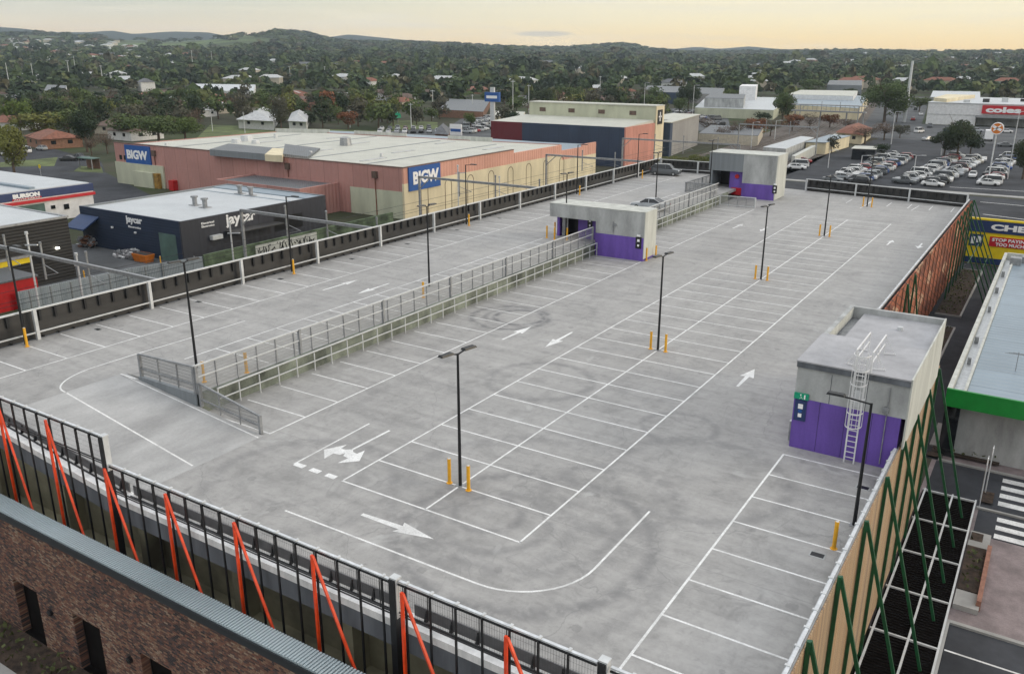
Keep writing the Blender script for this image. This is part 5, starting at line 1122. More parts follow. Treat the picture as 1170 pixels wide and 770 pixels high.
# gantries over the railway
def gantry(lb, y, z, xl, xr, zr=None):
    t = thing('railway_gantry', lb, 'gantry', ((xl+xr)/2, y, GZ), group='grey steel railway gantries'); zr = z if zr is None else zr
    MB().beam((xl, y, z), (xr, y, zr), .3, .34).build('cross_beam', 'grey_steel', t)
    for x, zz in ((xl, z), (xr, zr)): MB().beam((x, y, GZ), (x, y, zz+.1), .3, .3).build('mast', 'grey_steel', t)
    m = MB(); m.beam((xl, y, z-2.0), (xl+2.2, y, z-.1), .12, .12); m.beam((xr, y, zr-2.0), (xr-2.2, y, zr-.1), .12, .12); m.build('knee_brace', 'grey_steel', t)
    for x in (xl+8, xl+15, xl+23):
        m = MB(); m.beam((x, y+.2, z+1.1), (x, y+.2, z-2.6), .16, .16); m.beam((x, y+.2, z-2.2), (x+2.4, y+.2, z-1.6), .07, .07); m.beam((x, y+.2, z-1.0), (x+2.4, y+.2, z-1.6), .06, .06); m.cyl((x, y+.2, z+1.1), (x, y+.2, z+1.35), .14, 8); m.build('dropper', 'grey_steel', t)
gantry('grey railway gantry nearest, crossing at the left edge above the red shed', 20.0, -.4, -76, -34.5)
gantry('grey railway gantry in front of the dark store', 47.5, .1, -62.5, -34)
gantry('grey railway gantry in front of the salmon store corner sign', 85, .1, -63, -34)
gantry('grey railway gantry before the far cream wall of the salmon store', 123, .3, -61, -34)
gantry('grey railway gantry left of the far stair block', 160, .6, -62, -34)
gantry('grey railway gantry above the station platforms', 232, -.5, -58, -35)
gantry('grey railway gantry beyond the station footbridge', 330, .5, -66, -44)
w = MB()
for x in (-54, -49, -43):
    for zz in (-2.6, -1.6):
        ys_ = [-60, -20, 20, 47.5, 85, 123, 160, 200]
        for a, c in zip(ys_[:-1], ys_[1:]): w.cyl((x, a, zz), (x, c, zz), .022, 4, caps=False)
tag(w.build('overhead_wires', 'black_steel'), 'thin overhead contact wires strung between the railway gantries', 'wires')
for i, (u, vb, vt) in enumerate(((44, 345, 268), (94, 335, 292), (300, 300, 262), (550.5, 236, 193), (591, 224, 205))):
    x, y = at(u, vb, -6); x, y = (x, y) if x < -62 else (x*.0-63.5, y)
    z1 = hgt(u, vb, vt, -6)-6
    t = thing('signal_mast', 'pale steel signal mast beside the railway, %s from the left' % ORD[i], 'mast', (x, y, GZ), group='signal masts beside the railway'); MB().beam((0, 0, 0), (0, 0, z1-GZ), .15, .15).build('mast', 'galvanised', t, world=False); MB().beam((-.6, 0, z1-GZ-1.2), (1.8, 0, z1-GZ-.9), .12, .12).build('arm', 'galvanised', t, world=False); MB().cyl((0, 0, z1-GZ), (0, 0, z1-GZ+.3), .18, 8).build('insulator', 'pale_steel', t, world=False)
# ================================================================== MIDDLE WAREHOUSES
t = thing('navy_warehouse', 'big warehouse with navy, maroon and salmon walls and a cream upper storey', 'building', (-92, 190, GZ)); wz = 1.55
ribbed('wall_salmon_b', (.54, .24, .185), .9, 'Y', .3, .7, 0, .08, seam=2.4)
MB().box(-100.6, -69.8, 177.2, 177.6, GZ, wz).build('wall', 'wall_navy', t); MB().box(-110.9, -100.62, 177.2, 177.6, GZ, wz).build('wall', 'wall_maroon', t); MB().box(-69.8, -69.4, 177.2, 195.4, GZ, wz+.05).build('wall', 'wall_salmon_b', t)
MB().prism([(-110.9, 177.6), (-69.8, 177.6), (-69.8, 195.4), (-110.9, 195.4)], wz-.1, lambda x, y: wz+.05+(y-177.6)*.045).build('roof', 'roof_cream', t); MB().box(-110.9, -110.6, 177.6, 195.3, GZ, wz-.1).build('wall', 'wall_maroon', t)
UX0, UX1, uz = -109.5, -69.4, 5.9
MB().box(UX0, UX1, 195.4, 201, GZ, uz).build('upper_storey', 'cream_green_wall', t); MB().box(UX0-.2, UX1+.2, 195.2, 201.2, uz, uz+.25).build('upper_roof', 'roof_cream', t); MB().box(UX1+.001, UX1+.2, 195.5, 200.9, GZ, uz-.01).build('corner_panel', 'cream_wall', t)
for k in range(4): MB().box(UX0+3.6+k*9.6, UX0+5.6+k*9.6, 195.3, 195.399, wz+1.9, wz+3.0).build('vent_louvre', 'tile_brown', t)
MB().box(UX1+.201, UX1+.3, 196.4, 199.6, wz-.4, wz+3.4).build('sign_panel', 'black_plastic', t); m = MB(); m.box(UX1+.301, UX1+.34, 197, 199, wz+1.4, wz+1.8); m.box(UX1+.301, UX1+.34, 197.7, 198.2, wz+.4, wz+2.8); m.build('sign_mark', 'sign_white', t)
t = thing('grey_warehouse', 'small pale warehouse with navy door end beside the big one', 'building', (-72, 225, GZ))
MB().prism([(-73.0, 206), (-69.3, 206), (-69.8, 209), (-73, 209)], GZ, .95).build('wall', 'wall_navy', t); MB().prism([(-73.0, 209.01), (-69.8, 209.01), (-74.9, 243), (-84, 243)], GZ, .9).build('side_wall', 'wall_grey_brown', t)
MB().prism([(-73.2, 205.8), (-69.0, 205.8), (-74.6, 243.3), (-84.2, 243.3), (-84.2, 214.5), (-73.2, 214.5)], .951, 1.15).build('roof', 'roof_cream', t)
building('pink_shed', 'low pale pink shed behind the small grey warehouse', ATS(-6.5, (798, 157), (866, 160), (872, 150), (812, 147)), -5.2, 'house_cream', 'roof_dark')
# coles style supermarket
t = thing('supermarket', 'long pale grey supermarket with a red name sign at right', 'building', (0, 400, GZ)); cz = .2
MB().box(-26.5, 90, 380, 440, GZ+4.2, cz).build('wall', 'white_panel', t); MB().box(-26.5, -8, 380.2, 440, GZ, GZ+4.199).build('lower_wall', 'white_panel', t); MB().box(-7.9, 90, 384, 440, GZ, GZ+4.199).build('shopfront', 'block_concrete', t)
MB().box(-26.8, 90, 379.7, 440, cz, cz+.2).build('roof', 'roof_pale_grey', t); MB().box(-8, 90, 376.5, 379.99, GZ+3.5, GZ+4.4).build('canopy', 'grey_steel', t)
for k in range(9): x = -14+k*6.5; m = MB().box(x, x+2.4, 385+(k*7) % 22, 387.5+(k*7) % 22, cz+.2, cz+1.3+.3*(k % 3)); m.build('roof_unit', 'dark_panel' if k % 2 else 'pale_steel', t)
MB().prism([(-26, 390), (-20, 382), (-14, 430), (-26, 430)], cz+.2, cz+1.6).build('roof_lantern', 'cream_wall', t)
sg = thing('store_sign', 'red sign with white lower case name on the grey supermarket', 'sign', (0, 379.7, -1)); MB().box(-6.2, 9.2, 379.2, 379.69, -3.5, -.2).build('board', 'brand_red', sg); text(sg, 'coles', (-4.8, 379.15, -3.0), (1, 0, 0), (0, 0, 1), 2.3, 'sign_white', bold=.05, width=12.6)
x, y = at(1002, 207, GZ)
def pylon(u, v, vt, lb, kind):
    x, y = at(u, v, GZ); h = hgt(u, v, vt, GZ); t = thing('pole_sign', lb, 'sign', (x, y, GZ)); MB().cyl((0, 0, 0), (0, 0, h-1.5), .16, 10).build('pole', 'galvanised', t, world=False)
    return t, h
t, h = pylon(1129, 207, 147, 'round orange and white sign on a tall pole in the open car park', 0)
MB().cyl((0, -.3, h), (0, .3, h), 1.35, 28).build('disc', 'sign_white', t, world=False); m = MB(); m.cyl((0, -.34, h), (0, -.301, h), 1.15, 28); m.build('disc_face', 'orange_plastic', t, world=False)
m = MB(); m.beam((-.9, -.36, h+.5), (.9, -.36, h-.4), .03, .55); m.beam((-.7, -.36, h-.5), (.7, -.36, h+.7), .03, .3); m.build('disc_emblem', 'sign_white', t, world=False)
def lamp(u, v, vt, lb, h=None, grp='street lamps beyond the car park', name='street_lamp', r=.12):
    x, y = at(u, v, GZ); h = hgt(u, v, vt, GZ); t = thing(name, lb, 'street lamp', (x, y, GZ), group=grp); MB().cyl((0, 0, 0), (0, 0, h), r, 8, r*.6).build('pole', 'galvanised', t, world=False); MB().beam((0, 0, h), (1.5, 0, h+.15), .09, .09).build('arm', 'galvanised', t, world=False); MB().box(1.2, 2.1, -.15, .15, h+.05, h+.2).build('lamp_head', 'pale_steel', t, world=False)
for i, (u, v, vt) in enumerate(((1151, 205, 128), (1043, 205, 178), (983, 195, 178), (946, 192, 172), (1075, 178, 155), (1018, 165, 128), (858, 170, 140), (885, 160, 138), (790, 150, 98), (735, 140, 95))): lamp(u, v, vt, 'slim pale lamp pole beyond the far fence, %s listed from the right' % ORD[i] if False else 'slim pale lamp pole %s' % ['before the supermarket sign', 'between the two middle car ranks', 'over the left car rank', 'beside the low platform shed', 'by the dark tree in the open car park', 'by the large green tree', 'before the bare trees', 'above the station crowd of signs', 'left of the dark tree by the shopping car park', 'behind the cream storey of the warehouse'][i])
x, y = at(1033, 140, GZ); t = thing('radio_mast', 'tall slim white mast beside the large green tree', 'mast', (x, y, GZ)); MB().cyl((0, 0, 0), (0, 0, hgt(1033, 140, 70, GZ)), .75, 12, .45).build('shaft', 'pale_steel', t, world=False)
tk = thing('delivery_truck', 'white delivery truck below the red supermarket sign', 'truck', (*at(1129, 161, GZ), GZ), R(95)); MB().box(-3.2, 1.6, -1.25, 1.25, .8, 3.6).build('box_body', 'sign_white', tk, world=False); MB().hexa([(1.65, -1.15, .6), (3.5, -1.15, .6), (3.5, 1.15, .6), (1.65, 1.15, .6), (1.65, -1.1, 2.7), (3.0, -1.1, 2.7), (3.0, 1.1, 2.7), (1.65, 1.1, 2.7)]).build('cab', 'sign_white', tk, world=False); MB().box(3.26, 3.4, -1.0, 1.0, 1.6, 2.3).build('windscreen', 'dark_glass', tk, world=False)
for wx in (-2.2, 2.5):
    for wy in (-1.0, 1.0): MB().cyl((wx, wy-.15, .5), (wx, wy+.15, .5), .5, 12).build('wheel', 'rubber', tk, world=False)
# station
t = building('platform_shed', 'low platform shed with blue grey roof and cream side', ATS(-5.2, (921, 163), (944, 163.5), (971, 156), (947, 155)), -5.0, 'cream_wall', 'roof_blue_grey', eave=1.0)
building('platform_canopy', 'long pale platform canopy left of the platform shed', ATS(-5, (872, 169), (898, 171), (930, 158), (915, 156.5)), -4.8, 'block_concrete', 'roof_pale_grey')
building('station_wall', 'pale low wall edging the car park by the station', ATS(GZ+1, (904, 185), (908, 186), (960, 158), (956, 157)), GZ+2.6, 'pale_render', 'pale_render', cat='wall')
building('parking_shelter', 'small flat roofed shelter among the parked cars', ATS(-5.5, (974, 170), (1000, 171), (1002, 168), (978, 167)), -5.4, 'dark_glass', 'roof_cream', eave=2)
def gable(name, label, pts, z0, ze, zr, wall, roof, group=None, cat='house', win=True):
    """pts: 4 plan corners; ridge runs along the longer side, hipped ends"""
    P = [Vector(p) for p in pts]; c = sum(P, Vector((0, 0)))/4; t = thing(name, label, cat, (c.x, c.y, z0), group=group)
    if (P[1]-P[0]).length < (P[2]-P[1]).length: P = P[1:]+P[:1]
    MB().prism([tuple(p) for p in P], z0-3*(z0 > GZ+1), ze).build('wall', wall, t)
    E_ = [c+(p-c)*1.1 for p in P]; m1 = (E_[3]+E_[0])/2; m2 = (E_[1]+E_[2])/2; d = (m2-m1); r1 = m1+d*.22; r2 = m2-d*.22
    v = [(*p, ze+.02) for p in E_]+[(*r1, zr), (*r2, zr)]; m = MB(); m.quad(v[0], v[1], v[5], v[4]); m.quad(v[2], v[3], v[4], v[5]); m.quad(v[1], v[2], v[5]); m.quad(v[3], v[0], v[4]); m.quad(v[3], v[2], v[1], v[0]); m.build('roof', roof, t)
    if win:
        a, b_ = P[0], P[1]; k = 0
        for a, b_ in ((P[0], P[1]), (P[1], P[2]), (P[2], P[3]), (P[3], P[0])):
            n = (b_-a); nn = Vector((n.y, -n.x)).normalized()
            if nn.dot((a+b_)/2-c) < 0: nn = -nn
            for s in (.3, .7):
                q = a+n*s+nn*.04; m = MB(); m.beam((*(q-n.normalized()*.7), ze-1.1), (*(q+n.normalized()*.7), ze-1.1), .06, 1.1); m.build('window', 'dark_glass', t)
    return t
gable('station_house', 'red roofed station building beside the platform shed', ATS(-5.6, (956, 152), (985, 155), (996, 148), (968, 145)), GZ, -5.4, -3.4, 'cream_wall', 'bright_red' if False else 'terracotta')
t = thing('footbridge', 'grey station footbridge in front of the white roofs', 'bridge', (*at(960, 135, GZ), GZ)); a = at(905, 124, -1.5); b_ = at(990, 127, -1.5); MB().beam((*a, -2.2), (*b_, -2.2), 2.5, .5).build('deck', 'grey_steel', t); MB().beam((*a, .2), (*b_, .2), 3, .25).build('canopy', 'grey_steel', t)
m = MB()
for k in range(16): s = (k+.5)/16; q = (a[0]+(b_[0]-a[0])*s, a[1]+(b_[1]-a[1])*s); m.beam((*q, -2), (*q, .1), .15, .15)
m.build('balusters', 'grey_steel', t); m = MB()
for s in (.05, .4, .75, .97): q = (a[0]+(b_[0]-a[0])*s, a[1]+(b_[1]-a[1])*s); m.beam((*q, GZ), (*q, -2.4), .5, .5)
m.build('pier', 'grey_steel', t)
# far large roofs
BG = [(((794, 123), (884, 126), (905, 112), (808, 110)), -4.2, 'cream_green_wall', 'roof_pale_grey', 'wide pale roofed mall beyond the far shopping car park'),
      (((805, 112), (850, 113), (852, 108), (812, 107)), 0, 'block_concrete', 'roof_dark', 'grey upper level of the mall with pale front panels'),
      (((845, 98.8), (864, 99), (866, 96.8), (848, 96.6)), 3.0, 'white_panel', 'white_panel', 'white box tower above the mall roof'),
      (((886, 119), (982, 124), (992, 110), (905, 106)), -3.4, 'cream_wall', 'roof_blue_grey', 'long cream and glass mall wing left of the large green tree'),
      (((900, 108), (975, 110), (980, 104), (915, 103)), -1, 'white_panel', 'roof_cream', 'pale roofs beyond the cream mall wing'),
      (((735, 105), (775, 106), (780, 99), (740, 98)), -2, 'wall_navy', 'roof_dark', 'dark blue shed left of the dark tree'),
      (((785, 107), (825, 108), (828, 101), (790, 100)), -3, 'wall_grey_brown', 'roof_dark', 'grey shed right of the dark tree'),
      (((945, 97), (985, 98), (985, 92), (948, 92)), 0, 'grey_cladding', 'roof_dark', 'distant grey roofed hall left of the large tree'),
      (((1063, 111), (1120, 113), (1120, 105), (1066, 104)), -3, 'block_concrete', 'roof_pale_grey', 'long pale roofs behind the supermarket'),
      (((218, 103), (290, 105), (292, 97), (222, 96)), -3.5, 'house_white', 'roof_pale_grey', 'long white roofed hall in the left background'),
      (((50, 104), (75, 105), (76, 98), (54, 97)), -3.5, 'house_white', 'roof_dark', 'dark roofed hall with white edge far left'),
      (((500, 125), (552, 128), (560, 115), (512, 113)), -5, 'house_brick', 'roof_dark', 'wide dark roofed hall left of the blue pylon sign'),
      (((560, 132), (598, 133), (600, 128), (566, 127)), -5, 'cream_wall', 'roof_cream', 'low shed left of the maroon wall')]
for k, (q, z, w_, r_, lb) in enumerate(BG): building('commercial_building', lb, ATS(z, *q), z+.01, w_, r_)
# white weatherboard hall + pylon
gable('white_hall', 'white hall with a pale hipped roof and small windows', ATS(-5.2, (272, 137), (312, 139), (318, 130), (290, 128)), GZ, -5.0, -2.2, 'house_white', 'tile_light', cat='hall')
gable('white_hall', 'small pale green gabled house right of the slim dark tree', ATS(-5.2, (330, 140), (350, 141), (352, 133), (334, 131)), GZ, -4.6, -2.4, 'house_white', 'tile_light', cat='hall')
t, h = pylon(563, 150, 100, 'tall pylon with a blue panel behind the salmon store', 0); MB().box(-.9, .9, -.4, .4, 2, h).build('frame', 'pale_steel', t, world=False); MB().box(-3.2, 3.2, -.6, .6, h-5.2, h-1.8).build('blue_panel', 'brand_blue', t, world=False); m = MB(); m.box(-2.4, 2.4, -.64, -.601, h-4, h-3); m.build('panel_mark', 'sign_white', t, world=False)
gable('sale_yard_office', 'pink gabled sale yard office behind the salmon store', ATS(-5.5, (497, 153), (512, 154), (514, 148), (500, 147)), GZ, -5.5, -3.2, 'house_brick', 'tile_grey', cat='office')
t = thing('sale_board', 'white board with a blue stripe beside the sale yard office', 'sign', (*at(521, 156, GZ), GZ)); MB().box(-2.6, 2.6, -.15, .15, .4, 4.2).build('board', 'sign_white', t, world=False); MB().box(-2.2, 2.2, -.2, -.151, 1.6, 2.6).build('stripe', 'brand_blue', t, world=False); MB().box(-2.4, -2.2, -.1, .1, 0, .4).build('leg', 'grey_steel', t, world=False)
t = thing('playground_canopy', 'bright green arched canopy in the restaurant garden', 'canopy', (*at(440, 140, GZ), GZ)); m = MB()
for k in range(3):
    for j in range(8):
        a0_ = math.pi*j/8; a1_ = math.pi*(j+1)/8; m.hexa([(k*5-5+2.3*math.cos(a), y_, 2+2.4*math.sin(a)) for a in (a0_, a1_) for y_ in (-2, 2)][:2]+[(k*5-5+2.3*math.cos(a1_), 2, 2+2.4*math.sin(a1_)), (k*5-5+2.3*math.cos(a1_), -2, 2+2.4*math.sin(a1_))]+[(k*5-5+2.4*math.cos(a0_), -2, 2.1+2.5*math.sin(a0_)), (k*5-5+2.4*math.cos(a0_), 2, 2.1+2.5*math.sin(a0_)), (k*5-5+2.4*math.cos(a1_), 2, 2.1+2.5*math.sin(a1_)), (k*5-5+2.4*math.cos(a1_), -2, 2.1+2.5*math.sin(a1_))])
m.build('cover', 'safety_green', t, world=False); m = MB()
for x in (-7, -2.5, 2.5, 7): m.beam((x, 0, 0), (x, 0, 2.2), .3, .3)
m.build('posts', 'grey_steel', t, world=False)
# left roads and grass
sheet('suburb_road', ATS(GZ, (0, 196), (120, 197), (170, 222), (230, 240), (110, 250), (0, 222)), 3, 'asphalt'); sheet('suburb_road', ATS(GZ, (0, 197), (120, 196), (116, 185), (60, 170), (0, 172)), 2, 'asphalt')
sheet('verge_grass', ATS(GZ, (0, 191), (62, 190), (66, 180), (0, 186)), 5, 'grass'); sheet('verge_grass', ATS(GZ, (84, 196), (118, 198), (116, 191), (92, 190)), 6, 'grass'); sheet('park_grass', ATS(GZ, (225, 158), (350, 162), (450, 158), (440, 150), (320, 146), (240, 143)), 5, 'grass'); sheet('park_grass', ATS(GZ, (440, 150), (500, 152), (500, 140), (450, 137)), 6, 'grass')
sheet('sale_yard', ATS(GZ, (420, 162), (560, 168), (575, 140), (530, 134), (510, 147), (430, 151)), 7, 'asphalt_light'); sheet('shopping_car_park', ATS(GZ, (765, 150), (835, 150), (830, 126), (762, 124)), 7, 'asphalt_light')
for k, (u, v, c_, kd) in enumerate(((30, 175, 'white', 'van'), (48, 172, 'silver', 'hatch'), (8, 178, 'white', 'suv'), (92, 183, 'grey', 'ute'), (78, 184, 'black', 'sedan'))): x, y = at(u, v, GZ); put_car(kd, c_, x, y, R(170+k*9), '%s %s on the road behind the auto parts store' % (c_, KW[kd]), 'cars on the left side road')
t = thing('bus_shelter', 'small dark roofed bus shelter at the left road corner', 'shelter', (*at(103, 193, GZ), GZ)); MB().box(-3, 3, -1.3, 1.3, 2.6, 2.8).build('roof', 'dull_green', t, world=False); MB().box(-2.8, 2.8, 1.0, 1.1, 0, 2.6).build('back_wall', 'brown_panel', t, world=False)
for x in (-2.7, 2.7): MB().box(x-.1, x+.1, -1.1, -.9, 0, 2.6).build('post', 'grey_steel', t, world=False)
t = thing('road_sign', 'small round yellow traffic sign by the left road', 'sign', (*at(47, 201, GZ), GZ)); MB().cyl((0, 0, 0), (0, 0, 2.2), .05, 6).build('pole', 'galvanised', t, world=False); MB().cyl((0, -.05, 2.2), (0, 0, 2.2), .5, 12).build('disc', 'brand_yellow', t, world=False)
# ================================================================== TREES
def crown_mesh(name, seed, n, leaf, lobes, mat, droop=0, flat=1, sparse=1.0):
    """unit crown (radius about 1, base at z 0, top at about 2*flat) of leaf faces spread over uneven lobes"""
    r = np.random.default_rng(seed); vs = []; fs = []
    L_ = []
    for k in range(lobes):
        a = r.uniform(0, 2*math.pi); d = r.uniform(.15, .62); L_.append((d*math.cos(a), d*math.sin(a), r.uniform(.45, 1.5)*flat, r.uniform(.32, .6)))
    L_.append((0, 0, 1.0*flat, .62))
    for k in range(n):
        cx_, cy_, cz_, rr = L_[r.integers(len(L_))]
        d = r.normal(size=3); d /= np.linalg.norm(d); rad = rr*(.55+.5*r.random()**.5)
        p = np.array([cx_, cy_, cz_])+d*rad*np.array([1, 1, .82])
        if p[2] < .02: p[2] = .02+abs(p[2])*.3
        nrm = d+r.normal(size=3)*.55; nrm /= np.linalg.norm(nrm); a = np.cross(nrm, r.normal(size=3)); a /= np.linalg.norm(a); b_ = np.cross(nrm, a); s = leaf*r.uniform(.6, 1.5)
        i = len(vs); vs += [tuple(p-a*s), tuple(p-b_*s*.7+nrm*s*.15), tuple(p+a*s), tuple(p+b_*s*.7)]; fs.append((i, i+1, i+2, i+3))
    me = bpy.data.meshes.new(name); me.from_pydata(vs, [], fs); me.materials.append(M[mat]); return me
def trunk_mesh(name, seed, bare=False):
    r = random.Random(seed); m = MB(); m.cyl((0, 0, 0), (0.02, 0, .55), .06, 8, .045); m.cyl((0.02, 0, .55), (.05, .02, 1.1), .045, 7, .02)
    for k in range(7 if not bare else 16):
        a = r.uniform(0, 6.28); z = r.uniform(.45, 1.0); e = Vector((math.cos(a)*r.uniform(.4, .75), math.sin(a)*r.uniform(.4, .75), z+r.uniform(.3, .7))); mid = Vector((.03, 0, z))*.4+e*.6+Vector((0, 0, -.08))
        m.cyl((.03, 0, z), mid, .028, 6, .016, caps=False); m.cyl(mid, e, .016, 5, .005, caps=False)
        for j in range(2 if not bare else 6): q = mid+(e-mid)*r.uniform(.2, .9); m.cyl(q, q+Vector((r.uniform(-.25, .25), r.uniform(-.25, .25), r.uniform(.05, .35))), .009, 4, .003, caps=False)
    return m
TP = {}
TR = []
for k in range(3):
    mb = trunk_mesh('t', k+3, False); me = bpy.data.meshes.new('trunk'); me.from_pydata(mb.v, [], mb.f); me.materials.append(M['bark']); TR.append(me)
mb = trunk_mesh('t', 9, True); TB = bpy.data.meshes.new('trunk'); TB.from_pydata(mb.v, [], mb.f); TB.materials.append(M['bark'])
SPEC = {'olive': ('leaf_olive', 'olive green'), 'dark': ('leaf_dark', 'dark green'), 'mid': ('leaf_mid', 'mid green'), 'bright': ('leaf_bright', 'bright green'), 'grey': ('leaf_grey', 'grey green'), 'rust': ('leaf_rust', 'rust brown'), 'bare': ('leaf_bare', 'almost leafless brown')}
CM = {}
def crown(kind, q, var):
    key = (kind, q, var)
    if key not in CM:
        n, leaf = {'hi': (5200, .036), 'md': (1500, .062), 'lo': (520, .10)}[q]
        if kind == 'bare': n = int(n*.45)
        CM[key] = crown_mesh('crown', hash((q, var)) % 9999+var*17, n, leaf*(.6 if kind == 'bare' else 1), 7+var*2, SPEC[kind][0], flat=1)
    return CM[key]
def tree(x, y, h, w, kind, q, label, group=None, z=GZ, name='tree', cat='tree', low=.18):
    """h total height, w crown width"""
    t = thing(name, label, cat, (x, y, z), random.uniform(0, 6.28), group)
    var = random.randrange(3); c = bpy.data.objects.new('crown', crown(kind, q, var)); C.objects.link(c); c.parent = t; ch = h*(1-low); c.location = (0, 0, h*low); c.scale = (w/2*1.0, w/2*1.0, ch/1.95)
    tr_ = bpy.data.objects.new('trunk', TB if kind == 'bare' else TR[var]); C.objects.link(tr_); tr_.parent = t; tr_.scale = (w/2, w/2, h/1.9)
    return t
import zlib
def hash(x): return zlib.crc32(repr(x).encode())
HT = [(18, 208, 131, 48, 'olive', 'hi', 'round olive green street tree at the left edge, dark trunk showing'), (100, 174, 116, 44, 'dark', 'hi', 'dense dark green tree before the brown roofed houses'), (182, 166, 123, 56, 'mid', 'hi', 'wide mid green tree behind the left end of the salmon store'), (212, 163, 126, 44, 'bright', 'hi', 'brighter green tree right of the wide one behind the salmon store'),
      (322, 156, 97, 24, 'grey', 'hi', 'tall slim tree beside the white hall'), (375, 131, 98, 46, 'dark', 'hi', 'broad dark tree left of the brown roofs'), (400, 131, 103, 26, 'dark', 'md', 'dark tree touching the broad one'), (786, 128, 89, 28, 'dark', 'hi', 'slim dark tree beyond the warehouse cream storey'), (776, 132, 108, 20, 'mid', 'md', 'low mid green tree at the foot of the slim dark tree'),
      (893, 143, 99, 34, 'mid', 'hi', 'leaning mid green tree beside the brick station building'), (1010, 140, 82, 52, 'mid', 'hi', 'large round green tree beside the tall white mast'), (1024, 140, 108, 22, 'bright', 'md', 'small bright tree tucked under the large round tree'), (1093, 183, 129, 40, 'dark', 'hi', 'dark tree standing over the right car rank'), (1078, 180, 145, 34, 'dark', 'hi', 'lower dark tree at the left of the open car park tree'), (1108, 180, 142, 28, 'dark', 'md', 'lower dark tree at the right of the open car park tree'),
      (1168, 205, 150, 34, 'dark', 'hi', 'dark trees at the right picture edge'), (1130, 112, 94, 20, 'mid', 'md', 'small green tree behind the supermarket'), (770, 197, 174, 34, 'olive', 'hi', 'olive bush left of the far stair block'), (796, 196, 172, 28, 'olive', 'hi', 'olive bush right behind the far parked car'), (812, 192, 173, 20, 'mid', 'md', 'small bush touching the far stair block'),
      (988, 165, 138, 34, 'bare', 'hi', 'bare brown tree beside the red station roof'), (1010, 160, 136, 30, 'bare', 'md', 'bare tree right of the red station roof'), (842, 160, 132, 30, 'bare', 'md', 'bare tree behind the pink shed'), (862, 158, 131, 24, 'rust', 'md', 'rust leaved tree before the mall'), (1006, 182, 164, 18, 'dark', 'md', 'small dark shrub at the car rank end'), (398, 148, 127, 26, 'rust', 'md', 'orange leaved tree left of the green canopy'),
      (105, 178, 150, 22, 'bare', 'md', 'pale bare tree before the dark one at left'), (123, 176, 146, 24, 'bare', 'md', 'bare tree above the brown house roof'), (538, 147, 124, 16, 'bright', 'md', 'small palm like tree in the sale yard'), (950, 175, 152, 16, 'grey', 'lo', 'thin grey tree behind the platform shed'), (46, 160, 128, 52, 'olive', 'md', 'low wide olive tree in the left garden row'), (80, 158, 124, 40, 'mid', 'md', 'mid green tree in the left garden row'), (145, 160, 122, 40, 'mid', 'md', 'second mid green tree in the left garden row'), (25, 158, 114, 30, 'bright', 'md', 'bright green tree far left in the garden row'), (60, 150, 112, 34, 'dark', 'md', 'dark tree behind the left garden row')]
HT += [(808, 152, 133, 26, 'bare', 'md', 'bare tree above the pink shed roof'), (826, 163, 140, 26, 'bare', 'md', 'bare tree between the pink shed and the tracks'), (880, 156, 132, 26, 'bare', 'md', 'bare tree at the foot of the leaning green tree'), (905, 150, 130, 24, 'rust', 'md', 'rust leaved tree left of the footbridge'), (925, 148, 128, 24, 'bare', 'md', 'bare tree below the footbridge middle'), (948, 146, 128, 22, 'rust', 'md', 'rust leaved tree below the footbridge right end'), (968, 150, 132, 22, 'bare', 'md', 'bare tree left of the red station roof'), (870, 146, 128, 22, 'dark', 'md', 'dark shrub tree before the mall wall'), (1028, 158, 140, 18, 'grey', 'md', 'grey shrub right of the bare trees'), (1050, 128, 108, 22, 'mid', 'md', 'green tree right of the tall white mast'), (972, 118, 98, 24, 'dark', 'md', 'dark tree left behind the large round tree'), (840, 122, 98, 26, 'mid', 'md', 'green tree behind the mall box tower'), (925, 112, 90, 30, 'mid', 'md', 'broad green tree behind the cream mall wing'), (742, 128, 104, 24, 'mid', 'md', 'green tree behind the right end of the cream storey'), (700, 128, 100, 28, 'dark', 'md', 'dark tree behind the cream storey'), (620, 128, 98, 36, 'dark', 'md', 'broad dark tree behind the left of the cream storey'), (590, 132, 104, 30, 'mid', 'md', 'green tree right of the blue pylon')]
for i, (u, v, vt, wpx, kd, q, lb) in enumerate(HT):
    x, y = at(u, v, GZ); h = hgt(u, v, vt, GZ); dist = (Vector((x, y, 0))-Vector((CAM.x, CAM.y, 0))).length; tree(x, y, h, wpx/FPX*dist*1.02, kd, q, lb)
# houses and trees of the middle distance
rt = random.Random(21)
OCC = [(-160, -66, 80, 166), (-130, -56, 172, 250), (-30, 92, 374, 446), (-172, -71, 20, 80), (-36, 42, 170, 300), (-66, -28, -80, 330)]
for q, z, *_ in BG:
    P = ATS(z, *q); OCC.append((min(p[0] for p in P)-3, max(p[0] for p in P)+3, min(p[1] for p in P)-3, max(p[1] for p in P)+3))
SHEETS = [ATS(GZ, (225, 158), (350, 162), (450, 158), (440, 150), (320, 146), (240, 143)), ATS(GZ, (420, 162), (560, 168), (575, 140), (530, 134), (430, 151)), ATS(GZ, (765, 150), (835, 150), (830, 126), (762, 124)), [(-38, 300), (-18, 300), (-60, 640), (-90, 640)], [(-30, 300), (60, 292), (80, 378), (-60, 378)]]
def inside(x, y, P):
    c = False; j = len(P)-1
    for i in range(len(P)):
        if (P[i][1] > y) != (P[j][1] > y) and x < (P[j][0]-P[i][0])*(y-P[i][1])/(P[j][1]-P[i][1])+P[i][0]: c = not c
        j = i
    return c
def free(x, y, r=4): return not any(a-r < x < b_+r and c-r < y < d+r for a, b_, c, d in OCC) and not any(inside(x, y, P) for P in SHEETS)
RW = {'terracotta': 'red brown tiled', 'tile_grey': 'grey tiled', 'tile_light': 'pale metal', 'tile_brown': 'dark brown tiled'}
